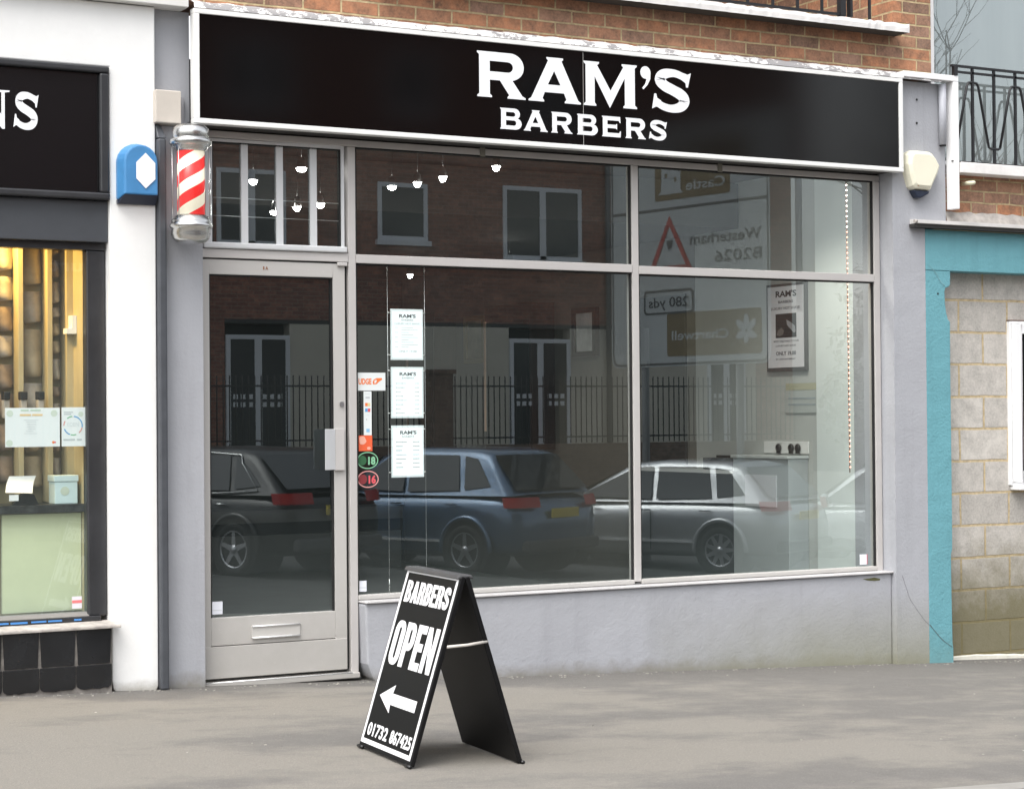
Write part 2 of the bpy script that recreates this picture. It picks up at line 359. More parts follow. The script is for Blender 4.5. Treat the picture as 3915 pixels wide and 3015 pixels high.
# ------------------------------------------------------------------ mesh helpers
WL = {}
class MB:
    def __init__(s): s.v = []; s.f = []; s.sm = []
    def _add(s, vs, fs, smooth=False):
        o = len(s.v); s.v += [Vector(v) for v in vs]
        for f in fs: s.f.append([i+o for i in f]); s.sm.append(smooth)
        return s
    def box(s, x0, x1, y0, y1, z0, z1):
        vs = [(x, y, z) for z in (z0, z1) for y in (y0, y1) for x in (x0, x1)]
        return s._add(vs, [(0, 2, 3, 1), (4, 5, 7, 6), (0, 1, 5, 4), (2, 6, 7, 3), (0, 4, 6, 2), (1, 3, 7, 5)])
    def hexa(s, b4, t4):
        return s._add(list(b4)+list(t4), [(3, 2, 1, 0), (4, 5, 6, 7), (0, 1, 5, 4), (1, 2, 6, 5), (2, 3, 7, 6), (3, 0, 4, 7)])
    def prism(s, pts, y0, y1, axis='Y'):
        """pts in (a,b); axis Y: a=x,b=z ; axis X: a=y,b=z ; axis Z: a=x,b=y"""
        mp = {'Y': lambda a, b, t: (a, t, b), 'X': lambda a, b, t: (t, a, b), 'Z': lambda a, b, t: (a, b, t)}[axis]
        n = len(pts)
        vs = [mp(a, b, y0) for a, b in pts]+[mp(a, b, y1) for a, b in pts]
        fs = [list(range(n)), list(range(2*n-1, n-1, -1))]+[[i, i+n, (i+1) % n+n, (i+1) % n] for i in range(n)]
        return s._add(vs, fs)
    def tube(s, path, r, seg=8, r1=None, closed=False, flat=None):
        path = [Vector(p) for p in path]; n = len(path); r1 = r if r1 is None else r1
        rings = []; prev = None
        for i, p in enumerate(path):
            a = path[i-1] if (i > 0 or closed) else p; b = path[(i+1) % n] if (i < n-1 or closed) else p
            t = (b-a).normalized()
            if prev is None:
                ref = Vector((0, 0, 1)) if abs(t.z) < 0.9 else Vector((0, 1, 0)); nx = t.cross(ref).normalized()
            else: nx = (prev-t*prev.dot(t)).normalized()
            prev = nx; ny = t.cross(nx); rr = r+(r1-r)*i/max(1, n-1)
            rings.append([p+(nx*math.cos(2*PI*k/seg)+ny*math.sin(2*PI*k/seg))*rr for k in range(seg)])
        vs = [q for g in rings for q in g]; fs = []
        m = n if closed else n-1
        for i in range(m):
            for k in range(seg):
                a = i*seg+k; b = i*seg+(k+1) % seg; c = ((i+1) % n)*seg+(k+1) % seg; d = ((i+1) % n)*seg+k
                fs.append((a, b, c, d))
        if not closed: fs += [tuple(range(seg-1, -1, -1)), tuple((n-1)*seg+k for k in range(seg))]
        return s._add(vs, fs, True)
    def lathe(s, prof, c=(0, 0, 0), axis='Z', seg=28, caps=True, a0=0.0, a1=2*PI):
        """prof: list of (r, h)"""
        c = Vector(c); vs = []; full = abs(a1-a0-2*PI) < 1e-6
        ns = seg if full else seg+1
        for r, h in prof:
            for k in range(ns):
                t = a0+(a1-a0)*k/seg; u, v = r*math.cos(t), r*math.sin(t)
                q = {'Z': (u, v, h), 'Y': (u, h, v), 'X': (h, u, v)}[axis]
                vs.append(c+Vector(q))
        fs = []
        for i in range(len(prof)-1):
            for k in range(seg):
                k2 = (k+1) % ns
                fs.append((i*ns+k, i*ns+k2, (i+1)*ns+k2, (i+1)*ns+k))
        s._add(vs, fs, True)
        if caps and full:
            for i, rev in ((0, True), (len(prof)-1, False)):
                if prof[i][0] > 1e-5:
                    r, h = prof[i]; g = [vs[i*ns+k] for k in range(ns)]
                    s._add(g, [tuple(range(ns)) if not rev else tuple(range(ns-1, -1, -1))])
        return s
    def ball(s, c, r, seg=12, sx=1, sy=1, sz=1):
        c = Vector(c); rows = seg//2; vs = []; fs = []
        for i in range(rows+1):
            t = PI*i/rows
            for k in range(seg):
                p = 2*PI*k/seg
                vs.append(c+Vector((r*sx*math.sin(t)*math.cos(p), r*sy*math.sin(t)*math.sin(p), r*sz*math.cos(t))))
        for i in range(rows):
            for k in range(seg): fs.append((i*seg+k, (i+1)*seg+k, (i+1)*seg+(k+1) % seg, i*seg+(k+1) % seg))
        return s._add(vs, fs, True)
    def build(s, name, m, parent=None, local=False, bevel=0.0, sub=0, smooth=None, loc=None):
        off = Vector((0, 0, 0))
        if parent is not None and not local: off = WL.get(parent.name, Vector((0, 0, 0)))
        if parent is None and loc is not None: off = Vector(loc)
        me = bpy.data.meshes.new(name)
        me.from_pydata([tuple(v-off) for v in s.v], [], s.f)
        me.materials.append(m)
        for p, sm in zip(me.polygons, s.sm): p.use_smooth = sm if smooth is None else smooth
        bm = bmesh.new(); bm.from_mesh(me)
        bmesh.ops.remove_doubles(bm, verts=bm.verts, dist=1e-5)
        bmesh.ops.recalc_face_normals(bm, faces=bm.faces)
        bm.to_mesh(me); bm.free()
        o = bpy.data.objects.new(name, me); C.objects.link(o)
        if parent is not None: o.parent = parent
        elif loc is not None: o.location = loc
        WL[o.name] = off
        if bevel:
            md = o.modifiers.new('bevel', 'BEVEL'); md.width = bevel; md.segments = 2; md.limit_method = 'ANGLE'; md.angle_limit = R(40)
            md.harden_normals = False
        if sub:
            md = o.modifiers.new('sub', 'SUBSURF'); md.levels = sub; md.render_levels = sub
        return o
def tag(o, label=None, cat=None, group=None, kind=None):
    if label: o['label'] = label
    if cat: o['category'] = cat
    if group: o['group'] = group
    if kind: o['kind'] = kind
    return o
def thing(name, label, cat, loc=(0, 0, 0), group=None, rotz=0.0, local=False):
    o = bpy.data.objects.new(name, None); C.objects.link(o)
    o.empty_display_size = 0.1
    o.location = loc; o.rotation_euler = (0, 0, rotz)
    WL[o.name] = Vector((0, 0, 0)) if local else Vector(loc)
    return tag(o, label, cat, group)
def struct(o): o['kind'] = 'structure'; return o
def copy_tree(o, parent=None):
    c = o.copy(); C.objects.link(c)
    if parent is not None: c.parent = parent
    WL[c.name] = WL.get(o.name, Vector((0, 0, 0)))
    for ch in [x for x in o.children]: copy_tree(ch, c)
    return c

DG = []
def text_mb(body, height, x0=None, x1=None, bold=0.0, ext=0.0012, align='LEFT', spacing=1.0, shear=0.0):
    """text outline as an MB in a local frame: x right, y up, z out; cap height = height; stretched to x0..x1 when given"""
    cu = bpy.data.curves.new('t', 'FONT'); cu.body = body; cu.size = 1.0; cu.offset = bold; cu.extrude = 0.0; cu.resolution_u = 3
    cu.space_character = spacing; cu.align_x = align
    ob = bpy.data.objects.new('t', cu); C.objects.link(ob)
    dg = bpy.context.evaluated_depsgraph_get(); dg.update()
    me = bpy.data.meshes.new_from_object(ob.evaluated_get(dg))
    vs = [Vector(v.co) for v in me.vertices]; fs = [list(p.vertices) for p in me.polygons]
    bpy.data.objects.remove(ob); bpy.data.curves.remove(cu); bpy.data.meshes.remove(me)
    if not vs: return MB()
    H = 0.729+2*bold if True else 1
    k = height/H
    xa, xb = min(v.x for v in vs), max(v.x for v in vs)
    mb = MB(); out = []
    for v in vs:
        if x0 is not None and x1 is not None: x = x0+(v.x-xa)/(xb-xa)*(x1-x0)
        elif align == 'CENTER': x = v.x*k
        else: x = (v.x-xa)*k+(x0 or 0)
        y = (v.y+bold)*k
        out.append(Vector((x+shear*y, y, 0)))
    n = len(out)
    # solid: front face + back face + side walls along boundary edges
    cnt = {}
    for f in fs:
        for a, b in zip(f, f[1:]+f[:1]):
            cnt[(a, b)] = cnt.get((a, b), 0)+1
    bd = [(a, b) for (a, b) in cnt if (b, a) not in cnt]
    mb.v = [Vector((v.x, v.y, ext)) for v in out]+[Vector((v.x, v.y, 0)) for v in out]
    mb.f = [f for f in fs]+[[i+n for i in reversed(f)] for f in fs]+[[a, a+n, b+n, b] for a, b in bd]
    mb.sm = [False]*len(mb.f)
    return mb
def place(mb, origin, right=(1, 0, 0), upv=(0, 0, 1)):
    """maps local (x,y,z) of a MB to the world: origin + x*right + y*up + z*(right x up)"""
    r_ = Vector(right).normalized(); u_ = Vector(upv).normalized(); n_ = r_.cross(u_); o_ = Vector(origin)
    mb.v = [o_+r_*v.x+u_*v.y+n_*v.z for v in mb.v]
    return mb
def merge(*mbs):
    m = MB()
    for b in mbs:
        o = len(m.v); m.v += list(b.v); m.f += [[i+o for i in f] for f in b.f]; m.sm += list(b.sm)
    return m
def arc(cx, cy, rx, ry, a0, a1, n=12):
    return [(cx+rx*math.cos(R(a0+(a1-a0)*i/n)), cy+ry*math.sin(R(a0+(a1-a0)*i/n))) for i in range(n+1)]
def poly_mb(outer, holes=(), ext=0.0015):
    """flat filled polygon with holes, as a thin solid in the local xy frame"""
    cu = bpy.data.curves.new('p', 'CURVE'); cu.dimensions = '2D'; cu.fill_mode = 'BOTH'; cu.extrude = ext/2
    for pts in [outer]+list(holes):
        sp = cu.splines.new('POLY'); sp.points.add(len(pts)-1); sp.use_cyclic_u = True
        for p, q in zip(sp.points, pts): p.co = (q[0], q[1], 0, 1)
    ob = bpy.data.objects.new('p', cu); C.objects.link(ob)
    dg = bpy.context.evaluated_depsgraph_get(); dg.update()
    me = bpy.data.meshes.new_from_object(ob.evaluated_get(dg))
    mb = MB(); mb.v = [Vector(v.co)+Vector((0, 0, ext/2)) for v in me.vertices]; mb.f = [list(p.vertices) for p in me.polygons]; mb.sm = [False]*len(mb.f)
    bpy.data.objects.remove(ob); bpy.data.curves.remove(cu); bpy.data.meshes.remove(me)
    return mb
def catmull(pts, n=6):
    out = []
    for i in range(len(pts)-1):
        p0 = pts[max(0, i-1)]; p1 = pts[i]; p2 = pts[i+1]; p3 = pts[min(len(pts)-1, i+2)]
        for j in range(n):
            t = j/n
            out.append(tuple(0.5*((2*p1[k])+(-p0[k]+p2[k])*t+(2*p0[k]-5*p1[k]+4*p2[k]-p3[k])*t*t+(-p0[k]+3*p1[k]-3*p2[k]+p3[k])*t**3) for k in range(len(p1))))
    out.append(tuple(pts[-1])); return out
def glyph(ch):
    """wide wedge-serif capitals, unit height; returns (outer, holes, width)"""
    if ch == 'I': return None
    def stem(x0, x1):  # left column bottom to top with small flares is inlined below
        pass
    if ch == 'R':
        o = [(0, 0), (.36, 0), (.36, .035), (.31, .075), (.31, .385), (.56, .385), (.79, .075), (.75, .035), (.75, 0), (1.20, 0), (1.20, .035), (1.12, .075), (.875, .395)]
        o += arc(.82, .70, .34, .30, -62, 90, 14)
        o += [(0, 1), (0, .965), (.05, .925), (.05, .075), (0, .035)]
        h = [(.31, .80), (.31, .57), (.72, .57)]+arc(.76, .685, .13, .115, -80, 90, 8)
        return o, [h], 1.20
    if ch == 'A':
        o = [(0, 0), (.40, 0), (.40, .035), (.36, .075), (.415, .215), (.92, .215), (.98, .075), (.94, .035), (.94, 0), (1.36, 0), (1.36, .035), (1.29, .075), (.86, .925), (.90, .965), (.90, 1), (.47, 1), (.47, .965), (.51, .925), (.07, .075), (0, .035)]
        h = [(.50, .39), (.83, .39), (.665, .70)]
        return o, [h], 1.36
    if ch == 'M':
        o = [(0, 0), (.33, 0), (.33, .035), (.29, .075), (.29, .68), (.33, .60), (.70, -.02), (1.06, .60), (1.11, .68), (1.11, .075), (1.07, .035), (1.07, 0), (1.44, 0), (1.44, .035), (1.385, .075), (1.385, .925), (1.44, .965), (1.44, 1), (1.03, 1), (1.03, .965), (1.07, .925), (.72, .37), (.36, .925), (.41, .965), (.41, 1), (0, 1), (0, .965), (.05, .925), (.05, .075), (0, .035)]
        return o, [], 1.44
    if ch == 'B':
        o = [(0, 0)]+arc(.80, .28, .36, .28, -90, 62, 12)+arc(.76, .74, .31, .26, -58, 90, 12)+[(0, 1), (0, .965), (.05, .925), (.05, .075), (0, .035)]
        h1 = [(.31, .82), (.31, .61), (.68, .61)]+arc(.70, .715, .12, .105, -80, 90, 7)
        h2 = [(.31, .43), (.31, .185), (.72, .185)]+arc(.74, .3075, .13, .1225, -80, 90, 7)
        return o, [h1, h2], 1.18
    if ch == 'E':
        o = [(0, 0), (1.08, 0), (1.10, .30), (1.06, .30), (1.0, .20), (.31, .20), (.31, .425), (.80, .425), (.84, .385), (.875, .385), (.875, .645), (.84, .645), (.80, .60), (.31, .60), (.31, .805), (.98, .805), (1.04, .71), (1.08, .71), (1.06, 1), (0, 1), (0, .965), (.05, .925), (.05, .075), (0, .035)]
        return o, [], 1.10
    if ch == "'":
        o = arc(.15, .86, .15, .14, 60, 300, 10)
        o = [(.06, .50), (.10, .47), (.22, .58), (.30, .72), (.31, .86)]+arc(.16, .86, .15, .145, 0, 275, 14)+[(.19, .70), (.15, .60)]
        return o, [], .31
    if ch == 'S':
        cl = catmull([(.985, .80, .085), (.82, .865, .085), (.60, .905, .09), (.33, .86, .12), (.22, .73, .145), (.36, .60, .13), (.60, .51, .125), (.84, .41, .135), (.94, .28, .145), (.82, .135, .115), (.56, .08, .09), (.32, .115, .085), (.12, .20, .085)], 5)
        L, Rr = [], []
        for i, (x, y, hw) in enumerate(cl):
            a = cl[max(0, i-1)]; b = cl[min(len(cl)-1, i+1)]
            tx, ty = b[0]-a[0], b[1]-a[1]; q = math.hypot(tx, ty) or 1
            nx, ny = -ty/q, tx/q
            L.append((x+nx*hw, y+ny*hw)); Rr.append((x-nx*hw, y-ny*hw))
        return (L, Rr), [], 1.12
    if ch == 'N':
        o = [(0, 0), (.36, 0), (.36, .04), (.22, .06), (.22, .76), (.86, -.02), (.93, -.02), (.93, .94), (1.06, .96), (1.06, 1), (.70, 1), (.70, .96), (.84, .94), (.84, .36), (.32, 1), (0, 1), (0, .96), (.13, .93), (.13, .06), (0, .04)]
        return o, [], 1.06
    if ch == 's2':
        return glyph('S')
def glyph_word(spec, z0, h, y):
    """spec: list of (char, xa, xb); letters stand on z0 facing -Y"""
    parts = []
    for ch, xa, xb in spec:
        o, hs_, wd = glyph(ch)
        if ch == 'S': a, b = -.01, 1.13
        else: xs = [p[0] for p in o]; a, b = min(xs), max(xs)
        f = lambda p: (xa+(p[0]-a)/(b-a)*(xb-xa), z0+p[1]*h)
        if ch != 'S': pm = poly_mb([f(p) for p in o], [[f(p) for p in q] for q in hs_], 0.002)
        else:
            Lp, Rp = [f(p) for p in o[0]], [f(p) for p in o[1]]; k_ = len(Lp); pm = MB()
            for z_ in (0.002, 0.0): pm.v += [Vector((*p, z_)) for p in Lp]+[Vector((*p, z_)) for p in Rp]
            for i in range(k_-1): pm.f += [[i, i+1, k_+i+1, k_+i], [2*k_+i, 3*k_+i, 3*k_+i+1, 2*k_+i+1], [i, 2*k_+i, 2*k_+i+1, i+1], [k_+i, k_+i+1, 3*k_+i+1, 3*k_+i]]
            pm.sm = [False]*len(pm.f)
        if ch == 'S':   # wedge serifs at both terminals, a hair thicker than the stroke
            for wdg in ([(.90, .93), (1.03, .90), (1.13, .94), (1.04, .60), (.99, .60), (.97, .70), (.86, .76)], [(.24, .085), (.10, .10), (-.01, .05), (.06, .40), (.11, .40), (.14, .30), (.25, .25)]):
                pm = merge(pm, poly_mb([f(p) for p in wdg], (), 0.0022))
        parts.append(place(pm, (0, y, 0)))
    return parts

# ================================================================== SETTING
SL = 0.0418
def zp(x): return 0.13-SL*(x-3.15)
def sloped(x0, x1, y0, y1, dz, name, m, nx=1, thick=None):
    mb = MB()
    if thick:
        mb.hexa([(x0, y0, zp(x0)+dz-thick), (x1, y0, zp(x1)+dz-thick), (x1, y1, zp(x1)+dz-thick), (x0, y1, zp(x0)+dz-thick)], [(x0, y0, zp(x0)+dz), (x1, y0, zp(x1)+dz), (x1, y1, zp(x1)+dz), (x0, y1, zp(x0)+dz)])
    else:
        mb._add([(x0, y0, zp(x0)+dz), (x1, y0, zp(x1)+dz), (x1, y1, zp(x1)+dz), (x0, y1, zp(x0)+dz)], [(0, 1, 2, 3)])
    return struct(mb.build(name, m))
sloped(-60, 90, -4.14, 0.02, 0, 'pavement', PAVE, thick=0.3)
sloped(-60, 90, -4.27, -4.142, 0.006, 'kerb', mat('kerb_stone', (0.27, 0.26, 0.24), 0.8, var=0.2, vscale=5, bump=0.002), thick=0.32)
sloped(-60, 90, -18.0, -4.272, -0.12, 'road', ROAD)
sloped(-60, 90, -20.4, -18.0, -0.02, 'far_pavement', PAVE, thick=0.25)
sloped(-500, 500, -500, 500, -0.40, 'ground', mat('ground_soil', (0.10, 0.09, 0.07), 0.9, var=0.3, vscale=0.5))

gr = MB(); rg = random.Random(4)
for i in range(360):
    x = rg.uniform(1.8, 10.5)
    y = (-0.14 if x < 3.68 else -0.10 if x < 8.55 else -0.14)-abs(rg.gauss(0, .05)) if i < 300 else rg.uniform(-4.1, -.15)
    if i < 300 and x < 3.12: y -= .06
    r_ = rg.uniform(.002, .0075); z = zp(x)
    gr.hexa([(x-r_, y-r_, z-.001), (x+r_*1.3, y-r_*.6, z-.001), (x+r_, y+r_, z-.001), (x-r_*.7, y+r_, z-.001)], [(x-r_*.5, y-r_*.6, z+r_*.6), (x+r_*.6, y-r_*.4, z+r_*.7), (x+r_*.5, y+r_*.5, z+r_*.5), (x-r_*.4, y+r_*.6, z+r_*.6)])
tag(gr.build('grit', mat('pale_grit', (0.30, 0.285, 0.25), 0.9, var=0.5, vscale=30)), kind='stuff', label='pale grit and crumbs of mortar scattered along the foot of the walls', cat='grit')

# ================================================================== BARBER SHOP
shop = thing('barber_shop', 'grey painted ground floor shopfront with large windows and a glazed door', 'shop', (6.1, 0.0, 0.05))
GLY = 0.03
# walls
MB().box(3.452, 3.685, -0.08, 0.25, 0.0, 3.20).build('pier', GREY_WALL, shop)
mb = MB().box(3.40, 3.62, -0.06, 0.25, 3.202, 3.84); mb.build('pier', GREY_WALL, shop)
# right pier: reveal step then front
mb = MB().box(8.552, 8.832, -0.13, 0.3, -0.25, 3.84)
mb.build('pier', GREY_WALL, shop)
MB().box(8.834, 9.02, -0.128, 0.2, 2.86, 3.84).build('pier', GREY_WALL, shop)
# riser below the windows with wobbly bottom
n_ = 40
pts_f = []
for i in range(n_+1):
    x = 4.672+(8.55-4.672)*i/n_
    pts_f.append((x, zp(x)-0.05))
riser = MB()
riser.prism([(4.655, 0.513), (4.668, zp(4.7)+0.10), (4.70, zp(4.7)+0.02), (4.76, zp(4.76)-0.06)]+[(x, z) for x, z in pts_f[2:]]+[(8.55, 0.513)], -0.085, 0.22)
riser.build('stall_riser', GREY_WALL, shop, bevel=0.012)
# sill ledge painted
MB().box(4.652, 8.62, -0.105, 0.05, 0.515, 0.527).build('sill', mat('white_sill_edge', (0.50, 0.49, 0.49), 0.5, var=0.1), shop, bevel=0.004)
mb = MB().box(8.31, 8.44, -0.095, -0.08, 0.462, 0.478)
mb = MB().prism([(8.30, 0.486), (8.36, 0.488), (8.40, 0.492), (8.45, 0.480), (8.445, 0.470), (8.40, 0.468), (8.34, 0.474)], -0.0862, -0.084)
mb.build('weep_hole', mat('mossy_hole', (0.10, 0.10, 0.045), 0.9), shop)
# hairline crack across pier and riser
def crack(pts, y, wd, m, parent):
    L = [(x-wd*random.uniform(.5, 1.3), z) for x, z in pts]; Rr = [(x+wd*random.uniform(.5, 1.3), z) for x, z in pts]
    return place(poly_mb(L+list(reversed(Rr)), (), 0.0008), (0, y, 0)).build('crack', m, parent)
CRACKM = mat('crack_grey', (0.22, 0.22, 0.23), 0.9)
crack(catmull([(8.60, .50), (8.64, .40), (8.665, .34), (8.72, .27), (8.78, .20), (8.83, .155)], 3), -0.1312, 0.0016, CRACKM, shop)
MB().lathe([(0.008, 0.0), (0.008, 0.002)], (8.77, -0.1345, 3.72), 'Y', 10).build('screw_hole', GAP, shop)
MB().lathe([(0.008, 0.0), (0.008, 0.002)], (8.768, -0.1345, 3.56), 'Y', 10).build('screw_hole', GAP, shop)
# shop front frame (beige painted metal)
FX = [(4.603, 4.650), (6.555, 6.603)]
for a, b in FX:
    MB().box(a, b, 0.0, 0.07, 0.545 if a > 5 else 0.085, 3.166).build('mullion', FRAME, shop, bevel=0.003)
MB().box(8.497, 8.546, 0.0, 0.07, 0.513, 3.166).build('jamb', FRAME, shop, bevel=0.003)
MB().box(3.687, 3.704, -0.004, 0.07, 0.10, 3.166).build('jamb', FRAME, shop, bevel=0.002)
MB().box(3.687, 8.546, 0.0, 0.07, 3.168, 3.206).build('head_frame', FRAME, shop, bevel=0.003)
for a, b, z0, z1 in ((4.652, 6.553, 2.489, 2.540), (6.605, 8.495, 2.482, 2.533), (3.706, 4.601, 2.492, 2.542)):
    MB().box(a, b, -0.003, 0.06, z0, z1).build('transom', FRAME, shop, bevel=0.003)
for a, b in ((4.652, 6.553), (6.605, 8.495)):
    MB().box(a, b, -0.004, 0.06, 0.529, 0.558).build('bottom_rail', FRAME_D, shop, bevel=0.006)
# head frame joints
for x in (5.49, 7.23):
    MB().box(x-.018, x+.018, -0.008, -0.001, 3.158, 3.214).build('joint_cover', mat('olive_filler', (0.20, 0.19, 0.16), 0.8), shop, bevel=0.003)
# glazing gaskets + panes
def pane(x0, x1, z0, z1, y=GLY, parent=None, m=GLASS, g=0.012):
    f = MB()
    f.box(x0, x0+g, y-0.018, y-0.002, z0, z1); f.box(x1-g, x1, y-0.018, y-0.002, z0, z1)
    f.box(x0+g, x1-g, y-0.018, y-0.002, z1-g, z1)
    p = MB()._add([(x0, y, z0), (x1, y, z0), (x1, y, z1), (x0, y, z1)], [(0, 1, 2, 3)]).build('window_pane', m, parent)
    f.build('gasket', GAP, p)
    return p
pane(4.650, 6.555, 0.556, 2.491, parent=shop)
pane(6.603, 8.497, 0.556, 2.484, parent=shop)
pane(4.650, 6.555, 2.538, 3.170, parent=shop)
pane(6.603, 8.497, 2.531, 3.170, parent=shop)
# top hung fanlight above the door
fan = MB()
fan.box(3.706, 3.775, 0.012, 0.05, 2.575, 3.166); fan.box(4.564, 4.585, 0.012, 0.05, 2.575, 3.166)
fan.box(3.775, 4.564, 0.012, 0.05, 3.148, 3.166)
fo = fan.build('fanlight_sash', SASH, shop, bevel=0.002)
MB().box(3.715, 4.590, -0.018, 0.045, 2.545, 2.580).build('drip_rail', SASH, fo, bevel=0.008)
for x in (3.972, 4.185, 4.394):
    MB().box(x-.0205, x+.0205, 0.016, 0.033, 2.581, 3.148).build('glazing_bar', SASH, fo, bevel=0.002)
pane(3.775, 4.564, 2.580, 3.148, 0.034, parent=fo, g=0.008)
# security rods behind the fanlight
sr = MB()
for z in (2.742, 2.845): sr.tube([(3.7, 0.12, z), (4.6, 0.12, z)], 0.0035, 6)
sr.build('security_rod', STEEL, fo)
# door
door = MB()
door.box(3.707, 3.752, 0.006, 0.05, 0.135, 2.482); door.box(4.507, 4.582, 0.006, 0.05, 0.135, 2.482)
door.box(3.752, 4.507, 0.006, 0.05, 2.400, 2.482); door.box(3.752, 4.507, 0.006, 0.05, 0.318, 0.475)
do = door.build('door', FRAME_D, shop, bevel=0.003)
MB().box(3.709, 4.580, 0.001, 0.05, 0.135, 0.314).build('kick_panel', FRAME_D, do, bevel=0.003)
pane(3.752, 4.507, 0.475, 2.400, 0.032, parent=do, g=0.009)
MB().box(4.584, 4.601, 0.03, 0.05, 0.13, 2.485).build('door_gap', GAP, do)
MB().box(3.704, 4.601, 0.03, 0.05, 2.484, 2.491).build('door_gap', GAP, do)
lb = MB().box(3.990, 4.284, -0.003, 0.006, 0.352, 0.420).build('letter_plate', mat('letter_plate_paint', (0.50, 0.485, 0.46), 0.4), do, bevel=0.002)
for z in (0.416, 0.351):
    MB().tube([(3.992, -0.006, z), (4.282, -0.006, z)], 0.0055, 8).build('letter_plate_rail', mat('bright_alu', (0.85, 0.85, 0.84), 0.2, metal=0.6), lb)
MB().lathe([(0.014, -0.006), (0.014, 0.0), (0.011, 0.004)][::-1], (4.553, 0.0, 1.669), 'Y', 20).build('lock_cylinder', STEEL, do, smooth=False)
# pull handle: flat plate standing off toward the glass side with a bright lip
hd = MB().box(4.505, 4.565, -0.014, 0.004, 1.285, 1.528); hd.build('handle', FRAME, do, bevel=0.003)
MB().hexa([(4.425, -0.055, 1.29), (4.505, -0.0155, 1.29), (4.505, -0.009, 1.29), (4.425, -0.049, 1.29)], [(4.425, -0.055, 1.525), (4.505, -0.0155, 1.525), (4.505, -0.009, 1.525), (4.425, -0.049, 1.525)]).build('handle_grip', SASH, do, bevel=0.002)
MB().box(4.53, 4.592, -0.012, 0.005, 2.468, 2.489).build('top_pivot', FRAME, do, bevel=0.004)
place(text_mb('1', 0.020, 4.075, 4.083, bold=0.02), (0, 0.0055, 2.433)).build('door_number', mat('brown_number', (0.25, 0.10, 0.04), 0.5), do)
place(text_mb('A', 0.020, 4.089, 4.106, bold=0.02), (0, 0.0055, 2.433)).build('door_number', mat('brown_number', (0.25, 0.10, 0.04), 0.5), do)
th = MB().box(3.695, 4.640, -0.045, 0.06, 0.086, 0.118).build('threshold', FRAME_D, shop, bevel=0.005)
MB().tube([(3.70, -0.043, 0.119), (4.59, -0.043, 0.119)], 0.004, 6).build('threshold_strip', mat('bright_alu', (0.85, 0.85, 0.84), 0.2, metal=0.6), th)
# fascia soffit
MB().box(3.45, 8.60, 0.025, 0.099, 3.207, 3.60).build('lintel', SOFFIT, shop)
MB().box(3.60, 8.55, -0.15, 0.02, 3.214, 3.226).build('soffit', SOFFIT, shop)

# ------------------------------------------------ fascia sign
sign = thing('fascia_sign', 'long glossy black shop sign with white trim and white serif lettering RAM\'S BARBERS', 'shop sign', (6.1, -0.15, 3.2))
SY = -0.19
MB().box(3.62, 8.575, SY+0.002, -0.135, 3.228, 3.825).build('backing', SOFFIT, sign)
MB().box(3.628, 6.088, SY-0.0015, SY+0.001, 3.238, 3.812).build('sign_panel', BLACKGLOSS, sign)
MB().box(6.091, 8.562, SY-0.0015, SY+0.001, 3.238, 3.812).build('sign_panel', BLACKGLOSS, sign)
MB().box(6.0885, 6.0905, SY-0.002, SY, 3.238, 3.812).build('panel_joint', mat('pale_joint', (0.5, 0.48, 0.45), 0.5), sign)
def flat_bar(x0, x1, z0, z1): return MB().box(x0, x1, SY-0.014, -0.14, z0, z1).build('trim', TRIM, sign, bevel=0.003)
xi0, xi1, zi0, zi1 = 3.630, 8.560, 3.238, 3.812
xo0, xo1, zo0, zo1 = 3.598, 8.590, 3.210, 3.840
flat_bar(xo0, xo1, zo0, zi0); flat_bar(xo0, xo1, zi1, zo1); flat_bar(xo0, xi0, zi0+.0005, zi1-.0005); flat_bar(xi1, xo1, zi0+.0005, zi1-.0005)
gw = glyph_word([('R', 5.357, 5.684), ('A', 5.705, 6.071), ('M', 6.093, 6.476), ("'", 6.503, 6.578), ('S', 6.588, 6.880)], 3.485, 0.271, SY-0.002)
gw += glyph_word([('B', 5.510, 5.656), ('A', 5.670, 5.836), ('R', 5.862, 6.009), ('B', 6.043, 6.190), ('E', 6.221, 6.357), ('R', 6.391, 6.539), ('S', 6.563, 6.697)], 3.302, 0.126, SY-0.002)
for g_ in gw: g_.build('letter', LETTER, sign)

# ------------------------------------------------ white edge trim at the right, flashing
et = thing('edge_trim', 'white L shaped fascia capping running past the sign and down its right side', 'trim', (9.05, -0.15, 2.98))
MB().box(8.594, 9.075, -0.21, -0.13, 3.853, 3.893).build('top_capping', UPVC, et, bevel=0.004)
MB().box(9.028, 9.075, -0.21, -0.13, 2.982, 3.852).build('side_capping', UPVC, et, bevel=0.004)
fl = MB()
N = 120
for row in (0,):
    vs = []; fs = []
    for i in range(N+1):
        x = 3.60+(8.93-3.60)*i/N
        j = 0.003*math.sin(i*1.7)+random.uniform(-.002, .002)
        vs += [(x, -0.205+random.uniform(-.001, .001), 3.842), (x, -0.198+random.uniform(-.0015, .0015), 3.872+j*.3), (x, -0.14, 3.893+j), (x, -0.09, 3.903+j)]
    for i in range(N):
        for k in range(3): fs.append((i*4+k, i*4+k+1, i*4+k+5, i*4+k+4))
    fl._add(vs, fs, True)
tag(fl.build('lead_flashing', FLASH, loc=(6.2, -0.15, 3.84)), 'strip of peeling white painted lead flashing along the top of the black sign', 'flashing')

